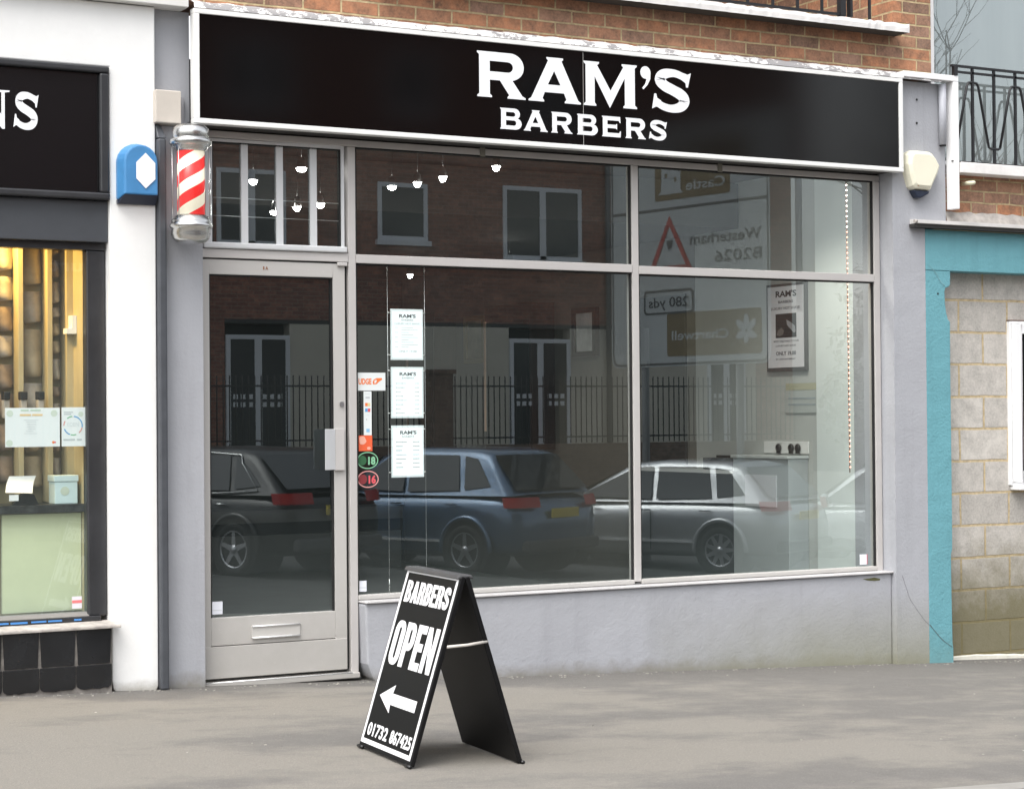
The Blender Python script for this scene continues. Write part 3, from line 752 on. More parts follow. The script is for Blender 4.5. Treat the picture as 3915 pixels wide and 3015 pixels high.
# ------------------------------------------------ upper brick building
up_ = thing('brick_upper_storey', 'orange brick upper storey with a recessed balcony above the black sign', 'building', (6.2, 0.3, 3.9))
MB().box(3.30, 8.672, -0.10, 0.20, 3.88, 4.148).build('wall', BRICK, up_)
MB().box(8.672, 8.928, -0.10, 0.20, 3.88, 6.5).build('wall', BRICK, up_)
MB().box(1.0, 5.2, -0.10, 0.20, 4.204, 6.5).build('wall', BRICK, up_)
MB().box(8.60, 8.671, -0.099, 2.2, 4.204, 6.5).build('return_wall', BRICK_Y, up_)
MB().box(5.2, 8.60, 2.2, 2.4, 4.204, 6.5).build('wall', BRICK, up_)
MB().box(8.930, 9.012, 0.0, 0.20, 3.88, 6.5).build('pillar', DARKBRICK, up_)
MB().box(3.3, 8.93, -0.095, 2.4, 6.5, 6.7).build('lintel', BRICK, up_)
mb = MB(); N = 130; vs = []; fs = []
for i in range(N+1):
    x = 4.7+(8.615-4.7)*i/N; j = random.uniform(-.0035, .0035)
    vs += [(x, -0.25+j, 4.140), (x, -0.252+j, 4.172+j), (x, -0.247, 4.196+j*1.6), (x, -0.20, 4.203)]
for i in range(N):
    for k in range(3): fs.append((4*i+k, 4*i+4+k, 4*i+5+k, 4*i+1+k))
fs.append((4*N, 4*N+3, 4*N+2, 4*N+1))
mb._add(vs, fs); mb.box(4.7, 8.615, -0.20, 2.2, 4.150, 4.203)
sl_ = mb.build('balcony_slab', CONC, up_)
MB().box(4.7, 8.61, -0.245, -0.101, 4.141, 4.149).build('slab_underside', mat('shaded_soffit', (0.05, 0.042, 0.035), 0.9, var=0.3), up_)  # dark colour stands in for the shadow under the slab
rl = thing('balcony_railing', 'black iron railing along the balcony over the shop sign', 'railing', (7.2, -0.23, 4.20))
YB = -0.228
MB().box(4.8, 8.08, YB-.012, YB+.012, 4.207, 4.221).build('bottom_rail', IRON, rl)
MB().box(4.8, 8.4, YB-.015, YB+.015, 5.2, 5.22).build('top_rail', IRON, rl)
x = 7.894
while x > 4.9:
    MB().box(x-.008, x+.008, YB-.007, YB+.007, 4.221, 5.2).build('baluster', IRON, rl)
    x -= 0.198
MB().box(8.035, 8.080, YB-.02, YB+.02, 4.203, 5.2).build('post', IRON, rl)
MB().box(8.115, 8.135, YB-.02, YB+.02, 4.203, 5.2).build('post', IRON, rl)
MB().box(8.282, 8.298, YB-.007, YB+.007, 4.203, 4.345).build('baluster', IRON, rl)
MB().tube(catmull([(8.235, YB, 4.46), (8.235, YB, 4.385), (8.255, YB, 4.352), (8.29, YB, 4.345), (8.325, YB, 4.352), (8.345, YB, 4.385), (8.345, YB, 4.46)], 4), 0.008, 8).build('scroll', IRON, rl)

# ------------------------------------------------ right balcony and flat window
rw = thing('flat_window', 'tall white framed window of the upstairs flat behind the right hand balcony', 'window', (10.6, 0.05, 3.3))
MB().box(9.014, 9.046, 0.0, 0.09, 3.30, 6.5).build('frame', UPVC, rw, bevel=0.004)
MB().box(9.046, 12.4, 0.02, 0.09, 3.30, 3.345).build('frame', UPVC, rw, bevel=0.004)
MB()._add([(9.046, 0.06, 3.345), (12.4, 0.06, 3.345), (12.4, 0.06, 6.5), (9.046, 0.06, 6.5)], [(0, 1, 2, 3)]).build('pane', glass_mat('flat_glass', 2.9), rw)
cv_ = MB(); N = 160; vs = []; fs = []
for i in range(N+1):
    x = 9.046+3.35*i/N; y = 0.22+0.006*math.sin(i*0.35)
    vs += [(x, y, 3.3), (x, y, 6.5)]
for i in range(N): fs.append((2*i, 2*i+2, 2*i+3, 2*i+1))
cv_._add(vs, fs, True).build('net_curtain', CURT, rw)
rb = thing('flat_balcony', 'white edged concrete balcony slab jutting above the turquoise beam', 'balcony', (10.5, -0.1, 3.23))
MB().box(9.085, 12.5, -0.22, 0.0, 3.232, 3.305).build('slab', CONC, rb, bevel=0.004)
b2 = thing('hairpin_railing', 'black wrought iron railing of hairpin loops on the right hand balcony', 'railing', (10.3, -0.2, 3.3))
MB().box(9.02, 12.4, -0.212, -0.188, 3.955, 3.970).build('top_rail', IRON, b2)
MB().box(9.06, 12.4, -0.208, -0.192, 3.915, 3.930).build('second_rail', IRON, b2)
MB().box(9.02, 12.4, -0.206, -0.190, 3.306, 3.313).build('bottom_rail', IRON, b2)
MB().box(9.035, 9.065, -0.215, -0.185, 3.895, 3.955).build('post', IRON, b2)
xs = [9.207+0.196*i for i in range(17)]
for i, x in enumerate(xs):
    MB().box(x-.0085, x+.0085, -0.208, -0.192, 3.31, 3.955).build('baluster', IRON, b2)
for i in range(0, 16, 2):
    x = xs[i]; 
    MB().tube([(x-0.145, -0.2, 3.42), (x-0.05, -0.2, 3.83), (x-0.035, -0.2, 3.855), (x, -0.2, 3.86), (x+0.04, -0.2, 3.855), (x+0.055, -0.2, 3.83), (x+0.145, -0.2, 3.42), (x+0.165, -0.2, 3.412), (x+0.23, -0.2, 3.412), (x+0.247, -0.2, 3.42)], 0.0095, 6).build('hairpin_loop', IRON, b2)
# brick strip and mortar bed below the balcony
MB().box(9.04, 12.5, -0.10, 0.25, 2.885, 3.232).build('wall', BRICK, up_)
mb = MB(); N = 60; vs = []; fs = []
for i in range(N+1):
    x = 9.03+3.4*i/N; j = random.uniform(-.006, .006)*(0 if i < 1 else 1)
    vs += [(x, -0.135+j*.4, 2.88), (x, -0.125, 2.925+j), (x, -0.102, 2.975+j*1.3)]
for i in range(N): 
    for k in range(2): fs.append((3*i+k, 3*i+3+k, 3*i+4+k, 3*i+1+k))
mb._add(vs, fs, True).build('mortar_fillet', STONE, up_)
vp = thing('vent_pipe', 'short cream overflow pipe poking out under the right hand balcony', 'pipe', (9.16, -0.13, 3.18))
MB().tube([(9.12, -0.30, 3.155), (9.19, -0.10, 3.172)], 0.014, 12).build('pipe_end', mat('cream_pipe', (0.7, 0.68, 0.5), 0.5), vp)

# ------------------------------------------------ turquoise bay with block infill
tq = thing('blocked_shopfront', 'turquoise painted pier and beam around grey concrete block infill', 'building', (10.2, 0.0, -0.2))
edge = [(8.833, -0.30), (9.046, -0.30), (9.046, -0.02), (9.040, 0.02), (9.036, 0.30), (9.034, 0.62), (9.046, 0.66), (9.048, 1.2), (9.046, 1.9), (9.048, 2.215), (9.030, 2.23), (9.014, 2.28), (9.004, 2.34), (9.002, 2.42), (9.008, 2.445), (9.04, 2.455), (9.052, 2.47), (9.054, 2.561), (8.833, 2.561)]
MB().prism(edge, -0.13, 0.1).build('pier', TURQ, tq, bevel=0.004)
MB().box(8.835, 12.6, -0.132, 0.1, 2.563, 2.842).build('beam', TURQ, tq, bevel=0.004)
crack(catmull([(8.835, .155), (8.87, .12), (8.905, .085), (8.93, .06), (8.96, .035), (9.0, .01), (9.035, -.01)], 3), -0.1312, 0.004, mat('crack_dark', (0.10, 0.14, 0.14), 0.9), tq)
crack(catmull([(8.86, 2.60), (8.89, 2.575), (8.925, 2.54), (8.96, 2.49), (9.0, 2.46)], 3), -0.1335, 0.0025, mat('crack_blue', (0.20, 0.36, 0.38), 0.9), tq)
MB().lathe([(0.007, -0.131), (0.007, -0.1325)], (8.94, 0, 2.405), 'Y', 10).build('screw_hole', GAP, tq)
MB().box(8.98, 12.6, 0.0, 0.15, -0.30, 2.60).build('block_wall', BLOCK, tq)
bs = MB(); N = 50; vs = []; fs = []
for i in range(N+1):
    x = 9.02+3.5*i/N; g = zp(x)
    j = random.uniform(-.006, .006)
    vs += [(x, -0.015, g-0.02), (x, -0.012, g+0.022+j), (x, 0.0, g+0.03+j)]
for i in range(N):
    for k in range(2): fs.append((3*i+k, 3*i+3+k, 3*i+4+k, 3*i+1+k))
bs._add(vs, fs).build('base_fillet', mat('pale_mortar', (0.66, 0.64, 0.56), 0.85, var=0.15, vscale=12), tq)
lg = thing('ledge', 'thin white edged metal flashing ledge above the turquoise beam', 'ledge', (10.5, -0.16, 2.85))
MB().prism([(-0.215, 2.872), (-0.215, 2.895), (-0.12, 2.905), (-0.12, 2.850)], 8.70, 12.6, 'X').build('white_edge', mat('ledge_paint', (0.62, 0.60, 0.58), 0.5, var=0.15), lg)
MB().box(8.69, 12.6, -0.20, -0.135, 2.846, 2.870).build('dark_underside', SOFFIT, lg)
MB().lathe([(0.012, -0.02), (0.012, 0.0)], (8.695, -0.205, 2.884), 'X', 10).build('end_cap', STONE, lg)
ww = thing('small_window', 'white plastic framed window set in the grey block wall', 'window', (10.1, -0.02, 1.05))
f = MB()
f.box(9.684, 9.702, -0.03, 0.02, 1.076, 2.235)
f.box(9.704, 9.782, -0.045, 0.02, 1.10, 2.215); f.box(9.702, 10.6, -0.03, 0.02, 2.217, 2.235); f.box(9.702, 10.6, -0.03, 0.02, 1.076, 1.098)
f.box(9.782, 10.6, -0.045, 0.02, 1.10, 1.178); f.box(9.782, 10.6, -0.045, 0.02, 2.146, 2.215)
f.build('frame', UPVC, ww, bevel=0.004)
MB().box(9.680, 10.6, -0.032, -0.002, 2.237, 2.244).build('head_flashing', mat('brown_flashing', (0.16, 0.10, 0.08), 0.6), ww)
MB().box(9.70, 10.6, -0.095, 0.0, 1.043, 1.074).build('sill', UPVC, ww, bevel=0.006)
MB()._add([(9.782, -0.012, 1.178), (10.6, -0.012, 1.178), (10.6, -0.012, 2.146), (9.782, -0.012, 2.146)], [(0, 1, 2, 3)]).build('pane', mat('dark_pane', (0.012, 0.012, 0.014), 0.06, spec=0.6), ww)

# ------------------------------------------------ alarm boxes, pipes
al = thing('burglar_alarm', 'ivory shield shaped burglar alarm box with a navy base on the right grey pier', 'alarm', (8.76, -0.13, 3.2))
sh = [(8.655, 3.352), (8.675, 3.362), (8.74, 3.366), (8.82, 3.364), (8.85, 3.352), (8.885, 3.318), (8.918, 3.27), (8.90, 3.22), (8.83, 3.097), (8.70, 3.10), (8.672, 3.12), (8.645, 3.20), (8.632, 3.27), (8.640, 3.33)]
cx_, cz_ = 8.76, 3.25
m_ = MB(); n_ = len(sh)
lay = [(1.0, -0.13), (1.0, -0.165), (0.95, -0.195), (0.80, -0.212)]
vs = []
for s_, y_ in lay: vs += [(cx_+(a-cx_)*s_, y_, cz_+(b-cz_)*s_) for a, b in sh]
fs = []
for k in range(len(lay)-1):
    for i in range(n_): fs.append((k*n_+i, k*n_+(i+1) % n_, (k+1)*n_+(i+1) % n_, (k+1)*n_+i))
fs.append(tuple(range((len(lay)-1)*n_, len(lay)*n_)))
m_._add(vs, fs).build('cover', IVORY, al, bevel=0.006)
MB().prism([(8.690, 3.098), (8.832, 3.096), (8.826, 3.078), (8.79, 3.060), (8.755, 3.045), (8.725, 3.045), (8.71, 3.065)], -0.185, -0.13).build('strobe_lens', NAVY, al, bevel=0.008)
MB().lathe([(0.007, -0.0), (0.007, -0.004)], (8.712, -0.205, 3.128), 'Y', 10).build('screw', mat('rusty_screw', (0.35, 0.14, 0.06), 0.6), al)
pb = thing('painted_pipe', 'short grey painted pipe stub on the wall beside the white capping', 'pipe', (8.97, -0.16, 3.6))
MB().lathe([(0.026, 3.42), (0.026, 3.835)], (8.972, -0.160, 0), 'Z', 18).build('pipe_length', mat('grey_paint_pipe', (0.42, 0.43, 0.47), 0.5), pb)
MB().lathe([(0.023, 3.412), (0.023, 3.4195)], (8.972, -0.160, 0), 'Z', 18).build('open_end', GAP, pb)

bb = thing('blue_alarm_box', 'blue arch topped alarm box with a white hexagon, on the white pier', 'alarm', (3.285, -0.13, 2.77))
pr = [(3.178, 2.775), (3.390, 2.775), (3.390, 2.975)]+[(a, b) for a, b in arc(3.284, 2.975, 0.106, 0.105, 8, 172, 10)]+[(3.178, 2.975)]
front = [(3.200, 2.800), (3.385, 2.800), (3.385, 2.975)]+[(a, b) for a, b in arc(3.2925, 2.975, 0.0925, 0.093, 8, 172, 10)]+[(3.200, 2.975)]
m_ = MB(); n_ = len(pr)
vs = [(a, -0.13, b) for a, b in pr]+[(a, -0.155, b) for a, b in pr]+[(a, -0.215, b) for a, b in front]
fs = []
for k in range(2):
    for i in range(n_): fs.append((k*n_+i, k*n_+(i+1) % n_, (k+1)*n_+(i+1) % n_, (k+1)*n_+i))
fs.append(tuple(range(2*n_, 3*n_)))
m_._add(vs, fs).build('cover', BLUEP, bb, bevel=0.008)
m2 = MB().prism([(3.179, 2.752), (3.389, 2.752), (3.389, 2.774), (3.179, 2.774)], -0.155, -0.13)
m2.hexa([(3.179, -0.155, 2.752), (3.389, -0.155, 2.752), (3.389, -0.13, 2.752), (3.179, -0.13, 2.752)], [(3.20, -0.213, 2.798), (3.385, -0.213, 2.798), (3.389, -0.13, 2.773), (3.179, -0.13, 2.773)])
m2.build('base', NAVY, bb)
hx = [(3.315, 3.025), (3.368, 2.972), (3.368, 2.885), (3.315, 2.833), (3.263, 2.885), (3.263, 2.972)]
place(poly_mb([(a, b) for a, b in hx], (), 0.003), (0, -0.217, 0)).build('hexagon_panel', mat('white_sticker', (0.88, 0.88, 0.88), 0.4), bb)

jb = thing('junction_box', 'square beige electrical box at the top of the grey pier by the pole', 'electrical box', (3.46, -0.13, 3.2))
MB().box(3.388, 3.535, -0.17, -0.062, 3.203, 3.383).build('case', BEIGEBOX, jb, bevel=0.006)
MB().box(3.540, 3.580, -0.09, -0.064, 3.195, 3.365).build('conduit', mat('grey_conduit', (0.28, 0.28, 0.30), 0.5), jb, bevel=0.004)
dp = thing('drain_pipe', 'dark grey square downpipe between the white pier and the grey pier', 'downpipe', (3.42, -0.15, 0.12))
MB().box(3.402, 3.452, -0.165, -0.082, zp(3.42)-0.0, 3.12).build('pipe_length', ANTHR, dp, bevel=0.012)
MB().hexa([(3.402, -0.165, 3.12), (3.452, -0.165, 3.12), (3.452, -0.085, 3.12), (3.402, -0.085, 3.12)], [(3.402, -0.12, 3.20), (3.43, -0.12, 3.20), (3.43, -0.085, 3.20), (3.402, -0.085, 3.20)]).build('pipe_neck', ANTHR, dp, bevel=0.004)

# ------------------------------------------------ barber pole
bp_ = thing('barber_pole', 'wall mounted barber pole with red and cream spiral stripes and chrome caps', 'barber pole', (3.552, -0.26, 2.86))
PX, PY_ = 3.552, -0.27
prof_top = [(0.0, 3.190), (0.045, 3.188), (0.080, 3.178), (0.098, 3.160), (0.101, 3.140), (0.098, 3.112), (0.096, 3.108), (0.112, 3.104), (0.115, 3.096), (0.115, 3.080), (0.106, 3.070), (0.094, 3.066), (0.094, 3.060), (0.088, 3.058), (0.088, 3.050), (0.080, 3.046), (0.078, 3.040)]
MB().lathe(prof_top, (PX, PY_, 0), 'Z', 40).build('top_cap', CHROME, bp_)
prof_bot = [(0.078, 2.694), (0.082, 2.688), (0.092, 2.686), (0.094, 2.676), (0.104, 2.670), (0.107, 2.660), (0.106, 2.650), (0.115, 2.644), (0.117, 2.632), (0.112, 2.622), (0.103, 2.618), (0.103, 2.590), (0.097, 2.565), (0.080, 2.548), (0.040, 2.538), (0.0, 2.536)]
MB().lathe(prof_bot, (PX, PY_, 0), 'Z', 40).build('bottom_cap', CHROME, bp_)
MB().lathe([(0.108, 2.645), (0.108, 3.070)], (PX, PY_, 0), 'Z', 40, caps=False).build('glass_tube', GLASS_PLAIN, bp_)
def stripe_mat():
    m, n, l, b = nm('spiral_stripes')
    tc = n.new('ShaderNodeTexCoord'); sp = n.new('ShaderNodeSeparateXYZ'); l.new(tc.outputs['Object'], sp.inputs[0])
    ax = math_(n, l, 'SUBTRACT', sp.outputs[0], 0.0)
    at = n.new('ShaderNodeMath'); at.operation = 'ARCTAN2'
    l.new(sp.outputs[1], at.inputs[0]); l.new(sp.outputs[0], at.inputs[1])
    t = math_(n, l, 'MULTIPLY', at.outputs[0], 1/(2*PI))
    zz = math_(n, l, 'MULTIPLY', sp.outputs[2], -1/0.26)
    s = math_(n, l, 'FRACT', math_(n, l, 'ADD', math_(n, l, 'ADD', math_(n, l, 'MULTIPLY', t, 2), math_(n, l, 'MULTIPLY', zz, 2)), 20.35))
    k = math_(n, l, 'GREATER_THAN', s, 0.5)
    c = mixc(n, l, k, (0.74, 0.03, 0.025), (0.80, 0.76, 0.62))
    e = mixc(n, l, k, (1.0, 0.03, 0.03), (1.0, 0.92, 0.70))
    l.new(c, b.inputs['Base Color']); l.new(e, b.inputs['Emission Color']); b.inputs['Emission Strength'].default_value = 0.18
    b.inputs['Roughness'].default_value = 0.3
    return m
scyl = MB().lathe([(0.074, -0.172), (0.074, 0.172)], (0, 0, 0), 'Z', 48)
so = scyl.build('striped_cylinder', stripe_mat(), bp_, local=True)
so.location = (0, -0.01, 0.006)
MB().box(PX-0.05, PX+0.05, PY_+0.09, -0.081, 2.60, 2.63).build('bracket', CHROME, bp_)
MB().box(PX-0.05, PX+0.05, PY_+0.09, -0.081, 3.10, 3.13).build('bracket', CHROME, bp_)
vr = MB()
for a in (-150, 160, 20, -25): vr.tube([(PX+0.1*math.cos(R(a)), PY_+0.1*math.sin(R(a)), 2.66), (PX+0.1*math.cos(R(a)), PY_+0.1*math.sin(R(a)), 3.06)], 0.003, 6)
vr.build('tie_rod', STEEL, bp_)

# ------------------------------------------------ A-board
ab = thing('pavement_sign', 'black A-board on the pavement reading BARBERS OPEN with a white arrow', 'a-board', (3.821, -2.685, zp(3.82)), local=True, rotz=R(-3.8))
# local frame: x along world X, y along world Y, z up, feet on the sloping pavement
gz = lambda x: -SL*x
W2 = 0.303
def leaf(xb, xt, zt, zb):
    """returns frame of a leaning leaf"""
    return Vector((xb, 0, zb)), Vector((xt, 0, zt))
topz = 0.815
def board(sign_, name):
    xb, xt = -0.262*sign_, -0.018*sign_
    zb = gz(xb)+0.012
    b = Vector((xb, 0, zb)); t = Vector((xt, 0, topz-0.004))
    d = (t-b); L = d.length; d.normalize()
    nrm = Vector((-d.z*sign_, 0, d.x*sign_))       # outward
    mb = MB()
    q = []
    for s_, off in ((0, 0), (L, 0)):
        for y in (W2, -W2):
            for o_ in (0.0, -0.022): q.append(b+d*s_+Vector((0, y, 0))+nrm*(o_))
    # q order: bottom (far,out),(far,in),(near,out),(near,in), top ...
    mb.hexa([q[0], q[2], q[3], q[1]], [q[4], q[6], q[7], q[5]])
    o = mb.build(name, mat('black_board', (0.0035, 0.0035, 0.004), 0.5, spec=0.25), ab, local=True, bevel=0.004)
    return b, d, L, nrm, o
bf, dfv, LF, nf, of = board(1, 'front_leaf')
br_, drv, LR, nr, orr = board(-1, 'rear_leaf')
def P3(u, v, h=0.0): # u: 0..1 across from far (+Y) to near (-Y); v metres up the leaf
    return bf+dfv*v+Vector((0, W2-2*W2*u, 0))+nf*h
def leafmb(mb):
    """local x (m) from far edge, y up, z out"""
    m2 = MB(); m2.v = [bf+dfv*v.y+Vector((0, W2-v.x, 0))+nf*(v.z+0.0008) for v in mb.v]; m2.f = mb.f; m2.sm = mb.sm
    return m2
WH = mat('white_board_print', (0.88, 0.88, 0.90), 0.4)
Wd = 2*W2
def rect_ring(x0, x1, y0, y1, t):
    return poly_mb([(x0, y0), (x1, y0), (x1, y1), (x0, y1)], [[(x0+t, y0+t), (x0+t, y1-t), (x1-t, y1-t), (x1-t, y0+t)]], 0.001)
leafmb(rect_ring(0.012, Wd-0.012, 0.020, LF-0.006, 0.020)).build('border', WH, of, local=True)

def rr_(x0, x1, y0, y1, r, n=5):
    p = []
    for cx_, cy_, a in ((x1-r, y1-r, 0), (x0+r, y1-r, 90), (x0+r, y0+r, 180), (x1-r, y0+r, 270)): p += arc(cx_, cy_, r, r, a, a+90, n)
    return p
def ribbon(pts, hw, ext):
    cl = catmull(pts, 4); Lp, Rp = [], []
    for i, (x, y) in enumerate(cl):
        a = cl[max(0, i-1)]; b = cl[min(len(cl)-1, i+1)]; tx, ty = b[0]-a[0], b[1]-a[1]; q = math.hypot(tx, ty) or 1
        Lp.append((x-ty/q*hw, y+tx/q*hw*.85)); Rp.append((x+ty/q*hw, y-tx/q*hw*.85))
    k_ = len(Lp); pm = MB()
    for z_ in (ext, 0.0): pm.v += [Vector((*p, z_)) for p in Lp]+[Vector((*p, z_)) for p in Rp]
    for i in range(k_-1): pm.f += [[i, i+1, k_+i+1, k_+i], [2*k_+i, 3*k_+i, 3*k_+i+1, 2*k_+i+1], [i, 2*k_+i, 2*k_+i+1, i+1], [k_+i, k_+i+1, 3*k_+i+1, 3*k_+i]]
    pm.sm = [False]*len(pm.f); return pm
E1, E2 = .0010, .0013
hole = lambda x0, x1, y0, y1: list(reversed(rr_(x0, x1, y0, y1, min(x1-x0, y1-y0)*.35, 3)))
def blk(ch):
    top = arc(.36, .76, .25, .24, 0, 90, 6)
    P_ = lambda o, h=(), e=E1: poly_mb(o, h, e)
    if ch in 'O0': return [P_(rr_(0, .64, 0, 1, .26), [hole(.25, .39, .15, .85)])], .64
    if ch == 'B': return [P_([(0, 0)]+arc(.36, .26, .27, .26, -90, 0, 6)+[(.63, .38), (.52, .51), (.60, .63)]+arc(.36, .76, .25, .24, 0, 90, 6)+[(0, 1)], [hole(.25, .38, .15, .42), hole(.25, .37, .60, .85)])], .63
    if ch == 'P': return [P_([(0, 0), (.25, 0), (.25, .38), (.36, .38)]+arc(.36, .62, .26, .24, -90, 0, 5)+top+[(0, 1)], [hole(.25, .38, .54, .85)])], .62
    if ch == 'R': return [P_([(0, 0), (.25, 0), (.25, .42), (.31, .42), (.36, .34), (.38, 0), (.64, 0), (.62, .34), (.53, .49), (.61, .60)]+top+[(0, 1)], [hole(.25, .38, .57, .85)])], .64
    if ch == 'A': return [P_([(0, 0), (.24, 0), (.275, .19), (.405, .19), (.44, 0), (.68, 0), (.48, 1), (.20, 1)], [[(.30, .34), (.34, .70), (.38, .34)]])], .68
    if ch == 'E': return [P_([(0, 0), (.56, 0), (.56, .18), (.25, .18), (.25, .42), (.51, .42), (.51, .60), (.25, .60), (.25, .82), (.55, .82), (.55, 1), (0, 1)])], .56
    if ch == 'N': return [P_([(0, 0), (.23, 0), (.23, .58), (.43, 0), (.66, 0), (.66, 1), (.43, 1), (.43, .44), (.23, 1), (0, 1)])], .66
    if ch == 'S': return [ribbon([(.50, .68), (.50, .80), (.42, .89), (.32, .90), (.20, .88), (.13, .78), (.13, .68), (.20, .58), (.34, .50), (.46, .41), (.50, .31), (.50, .22), (.43, .12), (.31, .10), (.19, .12), (.12, .22), (.12, .33)], .12, E1)], .62
    if ch == '1': return [P_([(.14, 0), (.39, 0), (.39, 1), (.22, 1), (.19, .87), (.02, .80), (.02, .68), (.14, .70)])], .42
    if ch == '7': return [P_([(.10, 0), (.36, 0), (.60, .82), (.60, 1), (0, 1), (0, .80), (.33, .80)])], .60
    if ch == '4': return [P_([(.33, 0), (.56, 0), (.56, .2), (.66, .2), (.66, .38), (.56, .38), (.56, 1), (.30, 1), (0, .40), (0, .2), (.33, .2)], [[(.19, .38), (.33, .70), (.33, .38)]])], .66
    if ch == '3': return [ribbon([(.12, .70), (.13, .83), (.22, .90), (.34, .90), (.46, .84), (.48, .72), (.42, .60), (.27, .54), (.42, .47), (.49, .34), (.48, .2), (.38, .11), (.27, .10), (.15, .14), (.11, .30)], .115, E1)], .61
    if ch == '2': return [ribbon([(.12, .66), (.13, .80), (.22, .90), (.34, .90), (.46, .83), (.48, .70), (.42, .54), (.26, .34), (.14, .10)], .115, E1), P_([(0, 0), (.60, 0), (.60, .19), (0, .19)], (), E2)], .61
    if ch == '5': return [P_([(.05, .82), (.57, .82), (.57, 1), (.05, 1)], (), E2), ribbon([(.165, .92), (.15, .56), (.24, .61), (.36, .62), (.47, .53), (.50, .36), (.48, .21), (.38, .11), (.27, .10), (.15, .14), (.11, .29)], .115, E1)], .62
    if ch == '8': return [P_(rr_(0, .62, 0, .56, .22), [hole(.24, .38, .15, .43)]), P_(rr_(.03, .59, .46, 1, .2), [hole(.24, .38, .60, .86)], E2)], .62
    if ch == '6': return [P_(rr_(0, .62, 0, .62, .24), [hole(.24, .38, .15, .47)]), ribbon([(.12, .38), (.12, .70), (.19, .86), (.31, .90), (.44, .86), (.49, .70)], .12, E2)], .62
def lt(body, h, x0, x1, y, gap=.07):
    gs = [blk(c_) for c_ in body]; tot = sum(g[1] for g in gs)+gap*(len(gs)-1); k = (x1-x0)/tot; x = x0
    for parts_, wd in gs:
        m_ = merge(*parts_)
        for v in m_.v: v.x = x+v.x*k; v.y = y+v.y*h
        leafmb(m_).build('lettering', WH, of, local=True); x += (wd+gap)*k
lt('BARBERS', 0.098, 0.058, 0.550, LF-0.158)
lt('OPEN', 0.200, 0.060, 0.548, LF-0.442)
for body_, xa_, xb_ in (('01732', .056, .288), ('867425', .322, .558)):
    t_ = text_mb(body_, 0.060, xa_, xb_, bold=0.028, ext=0.001, spacing=1.06)
    for v in t_.v: v.y += .058
    leafmb(t_).build('lettering', WH, of, local=True)
aw = [(0.085, 0.240), (0.235, 0.302), (0.225, 0.264), (0.505, 0.264), (0.505, 0.214), (0.225, 0.214), (0.235, 0.178)]
leafmb(poly_mb(aw, (), 0.001)).build('arrow', WH, of, local=True)
# hinge top, feet and stay
MB().hexa([(-0.04, -W2, topz-0.02), (0.04, -W2, topz-0.02), (0.04, W2, topz-0.02), (-0.04, W2, topz-0.02)], [(-0.030, -W2, topz-0.002), (0.030, -W2, topz-0.002), (0.030, W2, topz-0.002), (-0.030, W2, topz-0.002)]).build('hinge_cap', mat('grey_rubber', (0.06, 0.06, 0.062), 0.5), ab, local=True, bevel=0.006)
for sx in (-1, 1):
    for sy in (-1, 1):
        MB().tube([(0.262*sx, sy*(W2-.05), gz(0.262*sx)+0.010), (0.262*sx, sy*(W2+.006), gz(0.262*sx)+0.009)], 0.008, 10).build('foot', PLASTB, ab, local=True)
for sy in (-1,):
    MB().tube([(-0.088, sy*(W2-0.004), 0.512), (0.005, sy*(W2-0.002), 0.515), (0.10, sy*(W2-0.004), 0.525)], 0.0065, 8).build('stay', mat('pale_strap', (0.55, 0.52, 0.48), 0.5), ab, local=True)
MB().tube([(-0.088, W2-0.008, 0.512), (0.10, W2-0.008, 0.525)], 0.0065, 8).build('stay', mat('pale_strap', (0.55, 0.52, 0.48), 0.5), ab, local=True)

# ================================================================== LEFT SHOP
ls = thing('white_shop', 'white painted neighbouring shop with black joinery at the left edge', 'shop', (2.9, 0.0, 0.1))
MB().prism([(3.143, 3.491), (3.143, zp(3.143)+.05), (3.150, zp(3.15)+.01), (3.17, zp(3.17)-.02), (3.38, zp(3.38)-.02), (3.399, zp(3.4)+.02), (3.399, 3.838), (0.5, 3.838), (0.5, 3.491)], -0.13, 0.3).build('wall', WHITE_WALL, ls, bevel=0.006)
cn = MB().box(0.5, 3.575, -0.19, 0.1, 3.842, 3.93); cn.build('cornice', mat('cornice_paint', (0.72, 0.71, 0.68), 0.6, var=0.1), ls, bevel=0.005)
MB().box(0.5, 3.6, -0.10, 0.1, 3.932, 4.6).build('brick_wall', BRICK, ls)
# black fascia with raised frame
fs_ = MB()
fs_.box(0.6, 3.141, -0.115, -0.05, 2.768, 3.490)
fso = fs_.build('fascia_panel', mat('black_satin_panel', (0.005, 0.005, 0.006), 0.2), ls)
def mould(x0, x1, z0, z1): return MB().box(x0, x1, -0.148, -0.116, z0, z1)
MB().box(0.6, 3.140, -0.150, -0.116, 3.452, 3.489).build('moulding', BLKFRAME, fso, bevel=0.010)
MB().box(0.6, 3.140, -0.150, -0.116, 2.769, 2.808).build('moulding', BLKFRAME, fso, bevel=0.010)
MB().box(3.086, 3.1385, -0.1485, -0.116, 2.8085, 3.4515).build('moulding', BLKFRAME, fso, bevel=0.010)
for g_, (ch, xa, xb) in zip(glyph_word([('N', 2.40, 2.608), ('S', 2.628, 2.762)], 3.124, 0.200, -0.118), (('N', 0, 0), ('S', 0, 0))):
    g_.build('letter', LETTER, fso)
MB().box(0.6, 3.141, -0.10, 0.0, 2.545, 2.766).build('beam', GREYBLK, ls, bevel=0.004)
